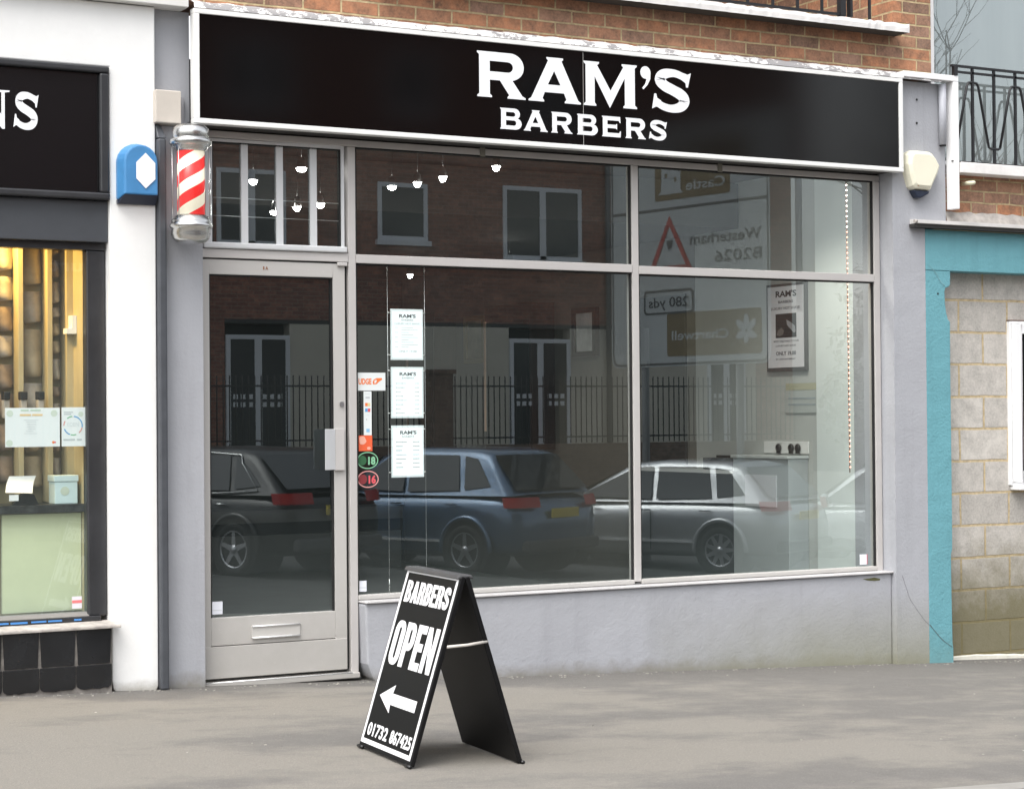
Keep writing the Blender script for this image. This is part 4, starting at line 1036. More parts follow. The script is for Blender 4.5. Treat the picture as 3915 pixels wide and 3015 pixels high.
# window frame
MB().box(0.6, 3.141, -0.055, 0.02, 2.505, 2.543).build('window_head', BLKFRAME, ls)
MB().box(3.032, 3.141, -0.055, 0.02, 0.53, 2.503).build('window_jamb', BLKFRAME, ls, bevel=0.010)
wp = MB()._add([(0.6, -0.028, 0.55), (3.032, -0.028, 0.55), (3.032, -0.028, 2.505), (0.6, -0.028, 2.505)], [(0, 1, 2, 3)]).build('window_pane', glass_mat('neighbour_glass', 1.6, dust_haze=0.045), ls)
MB().hexa([(0.6, -0.06, 0.535), (3.04, -0.06, 0.535), (3.04, 0.0, 0.535), (0.6, 0.0, 0.535)], [(0.6, -0.032, 0.556), (3.032, -0.032, 0.556), (3.032, 0.0, 0.556), (0.6, 0.0, 0.556)]).build('glazing_bead', mat('grey_bead', (0.20, 0.19, 0.18), 0.5), ls)
MB().box(0.6, 3.10, -0.075, 0.0, 0.508, 0.534).build('bottom_rail', BLKFRAME, ls, bevel=0.003)
for a, b in ((2.50, 2.60), (2.61, 2.70), (2.72, 2.80), (2.81, 2.885), (2.95, 2.99)):
    MB().box(a, b, -0.079, -0.0755, 0.513+random.uniform(0, .003), 0.524).build('tape', BLUETAPE, ls)
st = MB(); N = 60; vs = []; fs = []
for i in range(N+1):
    x = 0.7+(3.165-0.7)*i/N; j = random.uniform(-.005, .005)
    vs += [(x, -0.21+j, 0.478), (x, -0.215+j, 0.492+j*.5), (x, -0.17, 0.502), (x, -0.05, 0.507)]
for i in range(N):
    for k in range(3): fs.append((4*i+k, 4*i+4+k, 4*i+5+k, 4*i+1+k))
st._add(vs, fs, True).build('stone_sill', STONE, ls)
# tiled plinth: grout board with individual chipped tiles
MB().box(0.7, 3.122, -0.185, 0.0, 0.085, 0.480).build('plinth', GROUT, ls)
pl = thing('tiled_plinth', 'black glazed tiles with chipped bottom edges under the left window', 'tiles', (2.8, -0.18, 0.1))
def tile(x0, x1, z0, z1, chip):
    pts = [(x0, z1), (x1, z1)]
    n_ = 9
    bot = []
    for i in range(n_+1):
        t = i/n_; x = x1+(x0-x1)*t
        e = 0.012 if t in (0.0, 1.0) else (0.005 if t < 0.15 or t > 0.85 else random.uniform(0.0, 0.008))
        bot.append((x if 0 < t < 1 else (x+(-0.008 if t == 0 else 0.008)), z0+(e if chip else random.uniform(0, .002))))
    if chip: bot = [(x1, z0+0.040), (x1-.002, z0+.02)]+bot+[(x0+.002, z0+.02), (x0, z0+0.040)]
    MB().prism(pts+bot, -0.192, -0.1855).build('tile', TILE, pl, bevel=0.0015)
for x0, x1 in ((2.7345, 2.9255), (2.9295, 3.1195), (2.5395, 2.7305), (2.3445, 2.5355), (2.1495, 2.3405), (1.9545, 2.1455), (1.7595, 1.9505), (1.5645, 1.7555)):
    tile(x0, x1, 0.2905, 0.474, False); tile(x0, x1, 0.158, 0.2865, True)

# interior display of the left shop
dis = thing('display_rack', 'pale plywood display rack holding columns of brown and grey rolls in the left window', 'display rack', (2.7, 0.3, 1.1))
MB().box(1.4, 3.25, 0.34, 0.36, 0.3, 2.7).build('back_board', PLY, dis)
for x in (2.585, 2.745, 2.905, 2.995):
    wdt = 0.028 if x < 2.95 else 0.0
    if wdt: MB().box(x-0.014, x+0.014, 0.20, 0.339, 1.14, 2.66).build('divider', PLY, dis, bevel=0.002)
MB().box(2.995, 3.25, 0.19, 0.339, 1.14, 2.66).build('side_board', PLY, dis)
random.seed(11)
ROLLT = mat('tan_roll', (0.36, 0.30, 0.21), 0.75, var=0.25, vscale=7)
for ci, (xa, xb, hts, tones) in enumerate(((2.599, 2.731, (0.135, 0.15, 0.16, 0.17), (ROLL1, ROLL1, ROLL1, ROLL2)), (2.759, 2.891, (0.19, 0.24, 0.28), (ROLLT, ROLL2, ROLLT)), (2.919, 2.994, (0.07, 0.085, 0.11, 0.13), (ROLL2, ROLLT, ROLL1, ROLL2)))):
    z = 2.57
    while z > 1.30:
        hh = random.choice(hts); z0 = z-hh
        if z0 < 1.2: break
        w__ = xb-xa; skew = random.uniform(.010, .022)
        m_ = MB(); vs = []; fs = []
        # drum shaped sample: curved left edge, right edge hard against the divider, bottom cut on a slant
        lev = [(0.0, .30), (.12, .14), (.35, .05), (.7, .02), (1.0, .06)]
        ns = 8
        for t, inset in lev:
            for k in range(ns+1):
                u = k/ns; x = xa+w__*(inset+(1-inset)*u); y = 0.335-0.085*math.sin(PI*(.12+.80*u))*(0.72+.28*math.sin(PI*min(1, t+.25)))
                vs.append((x, y, z0+(hh-.012)*t+skew*u*(1-t)))
        for i in range(len(lev)-1):
            for k in range(ns): fs.append((i*(ns+1)+k, i*(ns+1)+k+1, (i+1)*(ns+1)+k+1, (i+1)*(ns+1)+k))
        fs.append(tuple(range(ns+1))); fs.append(tuple((len(lev)-1)*(ns+1)+k for k in range(ns+1)))
        m_._add(vs, fs, True).build('roll', random.choice(tones), dis)
        z = z0-random.uniform(.006, .022)
for x in (2.652, 2.745, 2.838):
    MB().box(x-.018, x+.018, 0.13, 0.20, 1.700, 1.745).build('black_cap', PLASTB, dis, bevel=.006)
    MB().box(x-.017, x+.017, 0.14, 0.19, 1.60, 1.699).build('grey_tube', ROLL2, dis, bevel=.006)
MB().box(1.4, 3.031, 0.0, 0.36, 1.093, 1.135).build('shelf', mat('black_marble_shelf', (0.03, 0.03, 0.03), 0.3, var=0.9, vscale=25), dis)
MB().box(2.60, 3.028, 0.05, 0.07, 0.56, 1.085).build('lime_panel', LIMEP, dis)
MB().box(1.4, 3.2, 0.5, 0.52, 0.3, 1.05).build('dark_back', mat('dark_void', (0.02, 0.02, 0.02), 0.8), dis)
MB().box(3.032, 3.06, 0.0, 0.5, 0.4, 2.68).build('side_panel', PLY, dis)
MB().box(1.4, 3.06, 0.0, 0.5, 2.70, 2.72).build('top_panel', PLY, dis)
MB().box(1.38, 1.40, 0.0, 0.5, 0.4, 2.72).build('side_panel', PLY, dis)
ldd = bpy.data.lights.new('warm_spot', 'AREA'); ldd.energy = 9; ldd.color = (1.0, 0.62, 0.18); ldd.size = 0.12; ldd.shape = 'DISK'
lo = bpy.data.objects.new('warm_spot', ldd); C.objects.link(lo); lo.parent = dis; lo.location = Vector((2.50, 0.10, 2.66))-Vector((2.7, 0.3, 1.1)); lo.rotation_euler = (R(18), R(-8), 0)
MB().box(3.005, 3.030, 0.12, 0.19, 2.09, 2.16).box(2.975, 3.030, 0.12, 0.188, 2.06, 2.0895).build('white_bracket', PAPER, dis)
# things in the left window
def sheet(name, label, cat, x0, x1, z0, z1, y, m=PAPER, tilt=0.0, group=None, t=0.0015):
    o = thing(name, label, cat, ((x0+x1)/2, y, z0), group)
    MB().hexa([(x0, y-t, z0), (x1, y-t, z0), (x1, y, z0), (x0, y, z0)], [(x0+tilt, y-t, z1), (x1+tilt, y-t, z1), (x1+tilt, y, z1), (x0+tilt, y, z1)]).build('sheet', m, o)
    return o
def onface(o, mb, m, name, y, dx=0, dz=0):
    return place(mb, (dx, y, dz)).build(name, m, o)
def bars(o, y, rows, m, name='text_line', h=0.004):
    for xa, xb, z in rows:
        MB().box(xa, xb, y-0.0006, y, z, z+h).build(name, m, o)
py = -0.024
n1 = sheet('notice', 'wide white landscape notice taped inside the left shop window', 'notice', 2.600, 2.893, 1.447, 1.655, py, PAPER)
yy = py-0.0018
onface(n1, text_mb('KENT VALLEY', 0.010, 2.683, 2.790, bold=.03, ext=.0005), GREENP, 'heading', yy, dz=1.636) if False else bars(n1, yy, [(2.683, 2.725, 1.638), (2.735, 2.790, 1.638)], mat('pale_green_ink', (0.5, 0.62, 0.5), 0.6), 'heading', 0.008)
bars(n1, yy, [(2.678, 2.738, 1.612), (2.744, 2.800, 1.612)], mat('pale_orange_ink', (0.78, 0.55, 0.28), 0.6), 'heading', 0.010)
bars(n1, yy, [(2.700, 2.778, 1.588), (2.712, 2.765, 1.578), (2.715, 2.765, 1.565), (2.715, 2.760, 1.552), (2.72, 2.762, 1.540), (2.71, 2.75, 1.528), (2.70, 2.77, 1.516)], INKXL, 'text_line', 0.004)
for cx_, cz_ in ((2.625, 1.625), (2.862, 1.625), (2.622, 1.468)):
    MB().lathe([(0.018, -0.0005), (0.018, 0)], (cx_, yy, cz_), 'Y', 16).build('round_logo', mat('pale_logo', (0.62, 0.68, 0.60), 0.6), n1)
MB().lathe([(0.007, -0.0005), (0.007, 0)], (2.857, yy, 1.470), 'Y', 12).build('card_logo', ORANGE, n1)
MB().lathe([(0.005, -0.0009), (0.005, -0.0004)], (2.866, yy, 1.470), 'Y', 12).build('card_logo', REDP, n1)
n2 = sheet('notice', 'portrait notice with a coloured ring, right of the landscape notice in the left window', 'notice', 2.903, 3.040, 1.447, 1.657, py, PAPER)
ring = MB()
for a0, a1, mm in ((95, 130, GREENP), (-10, 85, BLUEPR), (200, 250, BLUEPR), (255, 290, GREENP), (-50, -12, PINKP), (150, 180, PINKP)):
    o_ = arc(2.965, 1.558, 0.053, 0.053, a0, a1, 12); i_ = arc(2.965, 1.558, 0.047, 0.047, a1, a0, 12)
    onface(n2, poly_mb(o_+i_, (), 0.0006), mm, 'ring_segment', yy)
onface(n2, text_mb('EDEN', 0.022, 2.934, 2.996, bold=.0, ext=.0006), INKXL, 'lettering', yy, dz=1.555)
bars(n2, yy, [(2.912, 2.975, 1.478), (2.985, 3.012, 1.478)], INKL, 'text_line', 0.009)
bars(n2, yy, [(2.915, 2.965, 1.628), (2.915, 2.955, 1.617)], INKL, 'text_line', 0.005)
MB().lathe([(0.014, -0.0005), (0.014, 0)], (3.008, yy, 1.620), 'Y', 14).build('round_logo', mat('pale_logo', (0.62, 0.68, 0.60), 0.6), n2)
cb = thing('gift_box', 'small pale blue box with a lid on the black shelf of the left window', 'box', (2.94, 0.10, 1.136))
PB = mat('pale_blue_card', (0.60, 0.74, 0.76), 0.6, var=0.05)
MB().box(2.885, 3.010, 0.05, 0.17, 1.136, 1.255).build('box_body', PB, cb, bevel=0.003)
MB().box(2.880, 3.015, 0.045, 0.175, 1.256, 1.290).build('lid', PB, cb, bevel=0.003)
MB().lathe([(0.024, -0.0008), (0.024, 0)], (2.94, 0.049, 1.205), 'Y', 18).build('round_motif', mat('pale_motif', (0.55, 0.62, 0.52), 0.6), cb)
cd = thing('price_card', 'curled white price card on a black stand in the left window', 'card', (2.70, 0.08, 1.14))
m_ = MB(); vs = []; fs = []
for i in range(9):
    t = i/8; z = 1.205+0.085*t; y = 0.02+0.06*t+0.02*math.sin(PI*t)
    vs += [(2.612+0.035*t, y, z), (2.755+0.035*t, y-0.004, z-0.006*(1-t))]
for i in range(8): fs.append((2*i, 2*i+1, 2*i+3, 2*i+2))
m_._add(vs, fs, True).build('card', PAPER, cd)
MB().prism([(2.66, 1.136), (2.80, 1.136), (2.775, 1.19), (2.72, 1.20)], 0.06, 0.12).build('stand', PLASTB, cd)
MB().box(2.63, 2.68, 0.015, 0.018, 1.160, 1.192).build('tag', PAPER, cd)
sk = sheet('sticker', 'small white sticker with a red band low in the left shop window', 'sticker', 2.953, 3.007, 0.575, 0.640, -0.0285, mat('lilac_white', (0.72, 0.70, 0.74), 0.5), t=0.0008)
MB().box(2.953, 3.007, -0.0302, -0.0294, 0.604, 0.620).build('red_band', mat('soft_red', (0.75, 0.20, 0.20), 0.5), sk)

# ================================================================== BARBER INTERIOR
inn = thing('shop_interior', 'barber shop room behind the glass with a pale right wall and dark back', 'room', (6.0, 3.7, 0.12))
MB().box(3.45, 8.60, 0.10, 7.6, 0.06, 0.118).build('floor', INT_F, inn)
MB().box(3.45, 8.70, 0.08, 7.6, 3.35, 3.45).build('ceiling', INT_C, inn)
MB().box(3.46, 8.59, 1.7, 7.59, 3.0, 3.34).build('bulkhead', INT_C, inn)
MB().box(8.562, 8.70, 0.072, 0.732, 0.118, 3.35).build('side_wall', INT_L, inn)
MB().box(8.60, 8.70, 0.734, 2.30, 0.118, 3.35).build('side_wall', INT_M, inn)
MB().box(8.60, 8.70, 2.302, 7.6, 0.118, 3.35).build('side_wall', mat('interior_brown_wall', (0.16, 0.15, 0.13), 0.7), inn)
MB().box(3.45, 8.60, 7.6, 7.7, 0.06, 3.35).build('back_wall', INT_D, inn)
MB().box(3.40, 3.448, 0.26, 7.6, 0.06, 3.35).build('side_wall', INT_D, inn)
# low bench along the back
bn = thing('waiting_bench', 'long low grey bench unit along the back wall of the barber shop', 'bench', (6.0, 7.3, 0.12))
MB().box(3.5, 8.3, 7.05, 7.55, 0.12, 0.48).build('base', mat('bench_grey', (0.16, 0.17, 0.17), 0.6), bn)
MB().box(3.5, 8.3, 7.10, 7.55, 0.481, 0.60).build('recess', GAP, bn)
MB().box(3.5, 8.3, 7.0, 7.55, 0.601, 0.72).build('seat', mat('bench_seat_grey', (0.15, 0.155, 0.155), 0.5), bn)
# mirrors / stations on the right wall
def pic(y0, y1, z0, z1, name, label, fm, inner, dark=0.03):
    o = thing(name, label, 'picture' if 'picture' in name else 'mirror', (8.58, (y0+y1)/2, z0))
    t = 0.045
    f_ = MB(); f_.box(8.552, 8.598, y0, y0+t, z0, z1); f_.box(8.552, 8.598, y1-t, y1, z0, z1)
    f_.box(8.552, 8.598, y0+t, y1-t, z0, z0+t); f_.box(8.552, 8.598, y0+t, y1-t, z1-t, z1)
    f_.build('frame', fm, o); MB().box(8.575, 8.598, y0+t, y1-t, z0+t, z1-t).build('print', inner, o)
    return o
pic(3.74, 4.13, 2.10, 2.52, 'framed_picture', 'dark framed portrait picture on the side wall inside the barber shop', WOODD, mat('picture_paper', (0.85, 0.85, 0.85), 0.5, var=0.3, vscale=6))
pic(5.75, 6.16, 2.10, 2.55, 'framed_picture', 'gold framed picture further back on the side wall inside the barber shop', GOLD, mat('gold_picture', (0.50, 0.46, 0.36), 0.5, var=0.3, vscale=6))
def station(y0, y1, label):
    o = thing('barber_station', label, 'mirror unit', (8.5, (y0+y1)/2, 1.3))
    MB().box(8.36, 8.598, y0, y1, 1.30, 2.60).build('cabinet', WOODD, o)
    MB().box(8.352, 8.359, y0+0.03, y1-0.03, 1.33, 2.45).build('mirror', DARKMIR, o)
    MB().box(8.345, 8.3595, y1-0.028, y1, 1.46, 2.46).build('copper_edge', COPPER, o)
    return o
station(4.50, 5.36, 'dark wood mirror unit with a bright copper edge near the middle of the shop')
station(6.40, 7.0, 'dark wood mirror unit nearest the back wall of the shop')
ms = thing('wall_mirror', 'tall dark mirror behind the right hand window pane', 'mirror', (8.58, 2.8, 1.2))
MB().box(8.575, 8.598, 2.42, 3.16, 1.20, 2.55).build('mirror_glass', DARKMIR, ms)
MB().box(8.55, 8.598, 2.93, 3.10, 0.12, 2.56).build('post', PLASTB, ms) if False else MB().box(8.54, 8.5745, 2.93, 3.10, 0.5, 2.30).build('dark_strip', GAP, ms)
ct = thing('worktop', 'thin white edged worktop running along the side wall behind the right pane', 'counter', (8.5, 2.2, 1.1))
MB().box(8.40, 8.598, 1.58, 2.95, 1.150, 1.175).build('top', mat('white_laminate', (0.75, 0.76, 0.76), 0.3), ct)
MB().box(8.45, 8.598, 1.58, 2.95, 0.12, 1.149).build('front', mat('dark_unit', (0.035, 0.04, 0.042), 0.4), ct)
bx = thing('dark_case', 'dark toolbox standing on the white worktop', 'case', (8.52, 1.8, 1.176))
MB().box(8.45, 8.58, 1.60, 2.00, 1.176, 1.265).build('case_body', mat('charcoal_case', (0.05, 0.05, 0.048), 0.5), bx, bevel=0.006)
MB().box(8.49, 8.54, 1.72, 1.88, 1.266, 1.285).build('handle', PLASTB, bx, bevel=0.004)
cab = thing('reception_cabinet', 'pale grey cabinet below the white socket panel', 'cabinet', (8.5, 1.2, 0.12))
MB().box(8.42, 8.598, 0.88, 1.56, 0.12, 1.27).build('carcass', CABINET, cab, bevel=0.004)
MB().box(8.40, 8.598, 0.87, 1.565, 1.271, 1.292).build('cabinet_top', mat('cabinet_top', (0.55, 0.58, 0.58), 0.3), cab, bevel=0.003)
MB().box(8.413, 8.4195, 1.02, 1.40, 0.92, 1.15).build('leaflet_panel', mat('soft_white', (0.62, 0.63, 0.66), 0.5), cab)
sp_ = thing('socket_panel', 'white wall socket panel with three black plugs', 'socket panel', (8.59, 1.1, 1.3))
MB().box(8.588, 8.598, 0.866, 1.40, 1.306, 1.392).build('plate', mat('socket_white', (0.78, 0.78, 0.77), 0.4), sp_, bevel=0.002)
for y in (1.20, 1.05, 0.97):
    MB().ball((8.572, y, 1.345), 0.030, 12, 0.6, 1.0, 1.1).box(8.56, 8.582, y-0.012, y+0.012, 1.306, 1.335).build('plug', PLASTB, sp_)
pn = thing('wall_notice', 'faded yellow and white price notice fixed to the side wall', 'notice', (8.59, 0.9, 1.58))
MB().box(8.590, 8.598, 0.745, 1.13, 1.60, 1.82).build('board', mat('faint_white_board', (0.46, 0.49, 0.48), 0.5), pn)
MB().box(8.588, 8.5895, 0.75, 1.125, 1.765, 1.815).build('yellow_strip', mat('faint_yellow', (0.46, 0.45, 0.33), 0.5), pn)
for z in (1.655, 1.70): MB().box(8.588, 8.5895, 0.78, 1.10, z, z+0.012).build('text_line', mat('faint_line', (0.36, 0.40, 0.42), 0.5), pn)
# framed poster on side wall
po = thing('wall_poster', 'framed RAM\'S hot shave poster with a dark photo on the side wall', 'poster', (8.59, 1.1, 1.92))
MB().box(8.575, 8.5985, 0.862, 1.335, 1.905, 2.545).build('frame', mat('grey_poster_frame', (0.10, 0.10, 0.10), 0.4), po, bevel=0.003)
MB().box(8.571, 8.5745, 0.885, 1.312, 1.932, 2.525).build('sheet', mat('lilac_paper', (0.72, 0.71, 0.75), 0.5), po)
def wall_text(o, body, h, yl, yr, z, m=INK, bold=0.0):
    t_ = text_mb(body, h, 0, yl-yr, bold=bold, ext=0.0008)
    place(t_, (8.5705, yl, z), (0, -1, 0), (0, 0, 1)).build('lettering', m, o)
IKP = mat('poster_ink', (0.035, 0.035, 0.04), 0.5); IKP2 = mat('poster_ink_soft', (0.16, 0.16, 0.18), 0.5)
wall_text(po, "RAM'S", 0.048, 1.213, 0.965, 2.447, IKP, 0.03)
wall_text(po, 'BARBERS', 0.021, 1.182, 1.005, 2.402, IKP2, 0.02)
wall_text(po, 'LUXURY HOT SHAVE', 0.021, 1.27, 0.925, 2.355, IKP2, 0.02)
wall_text(po, 'MOST ENJOYABLE TO OUR', 0.014, 1.24, 0.94, 2.118, IKP2, 0.01)
wall_text(po, 'LUXURY HOT SHAVE', 0.014, 1.215, 0.975, 2.085, IKP2, 0.01)
wall_text(po, 'ONLY 19.00', 0.030, 1.215, 0.975, 2.022, IKP2, 0.03)
wall_text(po, 'BY APPOINTMENT', 0.012, 1.215, 0.98, 1.988, IKP2, 0.01)
ph = MB().box(8.569, 8.5709, 0.968, 1.215, 2.150, 2.325).build('photo', mat('photo_dark', (0.03, 0.026, 0.025), 0.4), po)
place(poly_mb([(0.13, .13), (.16, .12), (.2, .10), (.235, .08), (.24, .04), (.22, .03), (.18, .06), (.14, .09)], (), .0006), (8.5689, 1.215, 2.150), (0, -1, 0)).build('pale_shape', mat('photo_pale', (0.30, 0.30, 0.32), 0.4), ph)
place(poly_mb([(0.01, .02), (.03, .055), (.07, .075), (.10, .05), (.09, .025), (.05, .012)], (), .0006), (8.5689, 1.215, 2.150), (0, -1, 0)).build('pale_shape', mat('photo_pale2', (0.16, 0.14, 0.13), 0.4), ph)

# ceiling track spotlights
def spotlight(x, y, z, dx, label, energy=22):
    o = thing('spotlight', label, 'spotlight', (x, y, z), 'lit ceiling spotlights inside the barber shop')
    MB().tube([(x, y, z+0.035), (x+0.005, y, 3.345 if y < 1.6 else 3.0)], 0.0016, 6).build('stem', mat('dark_stem', (0.03, 0.03, 0.03), 0.5), o)
    MB().lathe([(0.010, 0.045), (0.022, 0.03), (0.030, -0.01), (0.032, -0.022)], (x, y, z), 'Z', 18, caps=False).build('reflector', CHROME, o)
    MB().ball((x, y, z-0.028), 0.026, 12, 1.0+.25*math.sin(x*17), 1.0, 0.9+.2*math.cos(x*23)).build('bulb', BULB, o)
    if energy:
        ld = bpy.data.lights.new('spotlight_glow', 'SPOT'); ld.spot_size = R(125); ld.spot_blend = 0.9; ld.energy = energy; ld.shadow_soft_size = 0.03; ld.color = (1, 0.93, 0.82)
        q = bpy.data.objects.new('spotlight_glow', ld); C.objects.link(q); q.parent = o; q.location = (0, 0, -0.07)
    return o
SP = [(4.43, 1.06, 3.10, 'leftmost lit spotlight behind the glazing bars over the door', 0), (4.53, 0.52, 3.12, 'brightest lit spotlight high behind the glazing bars over the door', 0),
      (4.53, 0.95, 2.90, 'lit spotlight low behind the middle glazing bar over the door', 4), (4.74, 1.10, 2.95, 'lit spotlight between the middle and right glazing bars over the door', 0), (4.97, 1.26, 3.00, 'lit spotlight beside the right glazing bar over the door', 0),
      (5.35, 0.98, 3.10, 'first lit spotlight of the diagonal row in the upper middle pane', 5), (5.41, 0.73, 3.10, 'second lit spotlight of the diagonal row in the upper middle pane', 0), (5.50, 0.55, 3.12, 'third lit spotlight of the diagonal row in the upper middle pane', 0), (5.78, 0.36, 3.18, 'last lit spotlight of the diagonal row, close under the head frame', 0),
      (7.60, 3.50, 2.88, 'lit spotlight just above the transom in the middle window', 16), (7.33, 4.80, 2.85, 'lit spotlight below the transom above the hanging price lists', 8)]
for x, y, z, lb_, en in SP: spotlight(x, y, z, 0, lb_, en)
for (x, y, lb_) in ((7.65, 0.30, 'added unseen spotlight behind the head frame, brightening the room at the right pane'), (7.85, 0.42, 'second added unseen spotlight behind the head frame, brightening the room at the right pane')):
    spotlight(x, y, 3.333, 0, lb_, 22)  # unseen lamps added to brighten the right side wall
# bead light string at the right of the window
le = thing('light_string', 'vertical string of tiny glowing red beads at the right of the shop window', 'light string', (8.36, 0.12, 1.2))
MB().tube([(8.358, 0.122, 3.17), (8.362, 0.122, 2.4), (8.367, 0.122, 1.19)], 0.0035, 6).build('cord', mat('brown_cord', (0.22, 0.10, 0.06), 0.5), le)
BEAD = mat('glowing_bead', (1, 0.5, 0.4), 0.4, emit=(1.0, 0.36, 0.22), estr=2.2); BEADW = mat('glowing_bead_white', (1, 0.9, 0.8), 0.4, emit=(1.0, 0.85, 0.75), estr=3.5)
z = 3.145; i = 0; b0 = b1 = None
while z > 1.21:
    m__ = BEADW if z > 2.86 else BEAD
    if z > 2.86 and b0 is None: b0 = MB().ball((0, 0, 0), 0.0055, 8).build('bead', BEADW, le, local=True)
    if z <= 2.86 and b1 is None: b1 = MB().ball((0, 0, 0), 0.005, 8).build('bead', BEAD, le, local=True)
    src = b0 if z > 2.86 else b1
    o = src if i in (0,) or (src is b1 and not b1.get('used')) else src.copy()
    if src is b1: b1['used'] = 1
    if o.name not in C.objects: C.objects.link(o)
    o.parent = le; o.location = (-0.004+(3.145-z)*0.0045, -0.006, z-1.2); i += 1
    z -= 0.0355
for o in le.children:
    if 'used' in o: del o['used']

# ------------------------------------------------ hanging price lists and stickers
hc = thing('display_cables', 'pair of thin steel cables hanging behind the left big pane, holding the price lists', 'cable display', (4.995, 0.05, 0.56))
for x in (4.876, 5.120):
    MB().tube([(x, 0.055, 0.56), (x, 0.055, 2.485)], 0.0018, 6).build('cable', STEEL, hc)
    MB().tube([(x, 0.055, 2.455), (x, 0.055, 2.475)], 0.005, 8).build('cable_fixing', CHROME, hc)
MB().tube([(4.876, 0.055, 0.56), (4.876, 0.055, 0.64)], 0.0042, 8).build('cable_fixing', CHROME, hc)
def price_list(z0, z1, label, kind):
    x0, x1 = 4.892, 5.106
    o = thing('price_list', label, 'price list', (5.0, 0.05, z0), 'RAM\'S price lists hanging in the window')
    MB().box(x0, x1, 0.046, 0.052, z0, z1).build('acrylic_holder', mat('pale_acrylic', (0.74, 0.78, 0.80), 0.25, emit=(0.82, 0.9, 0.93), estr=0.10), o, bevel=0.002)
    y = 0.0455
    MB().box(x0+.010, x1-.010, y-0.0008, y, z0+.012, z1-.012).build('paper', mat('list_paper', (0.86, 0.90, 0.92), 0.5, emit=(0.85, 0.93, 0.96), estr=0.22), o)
    yt = y-0.0012
    hgt = z1-z0
    def T(b, h, xa, xb, z, m, bold=0.0): place(text_mb(b, h, xa, xb, bold=bold, ext=.0005), (0, yt, z)).build('lettering', m, o)
    T("RAM'S", 0.022, 4.947, 5.056, z1-0.052, INK, 0.03)
    T('BARBERS', 0.010, 4.962, 5.040, z1-0.070, INKL, 0.03)
    if kind == 0:
        T('LUXURY HOT SHAVE', 0.011, 4.918, 5.082, z1-0.092, INKL, 0.01)
        for k in range(9):
            z = z1-0.112-k*0.0145
            bars(o, yt, [(4.960, 5.04+0.035*math.sin(k*2.1), z)], INKXL, 'text_line', 0.0045)
            if k % 2 == 0: bars(o, yt, [(4.918, 4.940, z)], INKXL, 'text_line', 0.0045)
        T('ONLY 19.00', 0.014, 4.942, 5.062, z0+0.045, INKL, 0.02)
    else:
        n__ = 8 if kind == 1 else 7
        for k in range(n__):
            z = z1-0.100-k*0.025
            bars(o, yt, [(4.920, 4.975+0.02*math.sin(k*1.7+kind), z), (5.045 if kind == 1 else 5.030, 5.075, z)], INKXL if kind == 1 else INKL, 'text_line', 0.0055)
    for z in (z1-0.022, z0+0.030):
        for xa, xb in ((4.876, x0), (x1, 5.120)):
            MB().tube([(xa, 0.050, z), (xb, 0.050, z)], 0.0035, 8).build('clip', CHROME, o)
    return o
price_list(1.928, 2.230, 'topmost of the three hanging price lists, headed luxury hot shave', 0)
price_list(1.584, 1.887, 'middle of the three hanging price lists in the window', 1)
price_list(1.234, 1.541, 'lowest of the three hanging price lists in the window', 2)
GYs = GLY-0.0012
def stk(name, label, cat, x0, x1, z0, z1, m):
    o = thing(name, label, cat, ((x0+x1)/2, GYs, z0))
    MB().box(x0, x1, GYs, GYs+0.0008, z0, z1).build('sheet', m, o)
    return o
s1 = stk('brand_sticker', 'white FUDGE sticker with orange lettering beside the door frame', 'sticker', 4.650, 4.847, 1.747, 1.852, mat('sticker_white', (0.74, 0.78, 0.77), 0.4))
place(text_mb('UDGE', 0.037, 4.674, 4.757, bold=0.04, ext=0.0005), (0, GYs-0.0003, 1.783)).build('lettering', ORANGE, s1)
place(text_mb('F', 0.037, 4.655, 4.668, bold=0.02, ext=0.0005), (0, GYs-0.0003, 1.783)).build('lettering', mat('faded_orange', (0.75, 0.5, 0.38), 0.5), s1)
lf = [(4.768, 1.783), (4.790, 1.785), (4.806, 1.800), (4.826, 1.812), (4.824, 1.821), (4.790, 1.820), (4.772, 1.812), (4.764, 1.796)]
place(poly_mb(lf, [[(4.775, 1.790), (4.776, 1.806), (4.788, 1.812), (4.792, 1.803), (4.785, 1.792)]], .0005), (0, GYs-0.0003, 0)).build('leaf_emblem', ORANGE, s1)
s2 = stk('payment_sticker', 'tall narrow white strip of payment card symbols under the FUDGE sticker', 'sticker', 4.706, 4.757, 1.486, 1.743, mat('sticker_white', (0.74, 0.78, 0.77), 0.4))
def pill(x0, x1, z0, z1, m, nm__='card_symbol'): MB().box(x0, x1, GYs-0.0009, GYs-0.0003, z0, z1).build(nm__, m, s2, bevel=0.0)
pill(4.715, 4.748, 1.726, 1.730, INKXL); pill(4.718, 4.745, 1.701, 1.711, INKL)
pill(4.715, 4.731, 1.656, 1.675, ORANGE); pill(4.732, 4.748, 1.656, 1.675, YELLP)
pill(4.715, 4.731, 1.623, 1.643, BLUEPR); pill(4.732, 4.748, 1.623, 1.643, REDP)
pill(4.724, 4.740, 1.602, 1.606, INKXL); pill(4.722, 4.726, 1.576, 1.580, INK); pill(4.722, 4.743, 1.504, 1.524, mat('sky_print', (0.25, 0.5, 0.72), 0.5))
s3 = stk('orange_sticker', 'square orange sticker with a pale splash, under the payment strip', 'sticker', 4.673, 4.760, 1.394, 1.485, mat('orange_sheet', (0.78, 0.13, 0.05), 0.4))
bl = catmull([(4.677, 1.474), (4.690, 1.480), (4.708, 1.478), (4.716, 1.464), (4.722, 1.450), (4.712, 1.438), (4.700, 1.432), (4.682, 1.436), (4.677, 1.455), (4.677, 1.474)], 4)[:-1]
place(poly_mb(bl, (), .0005), (0, GYs-0.0003, 0)).build('splash', mat('salmon_print', (0.82, 0.42, 0.32), 0.5), s3)
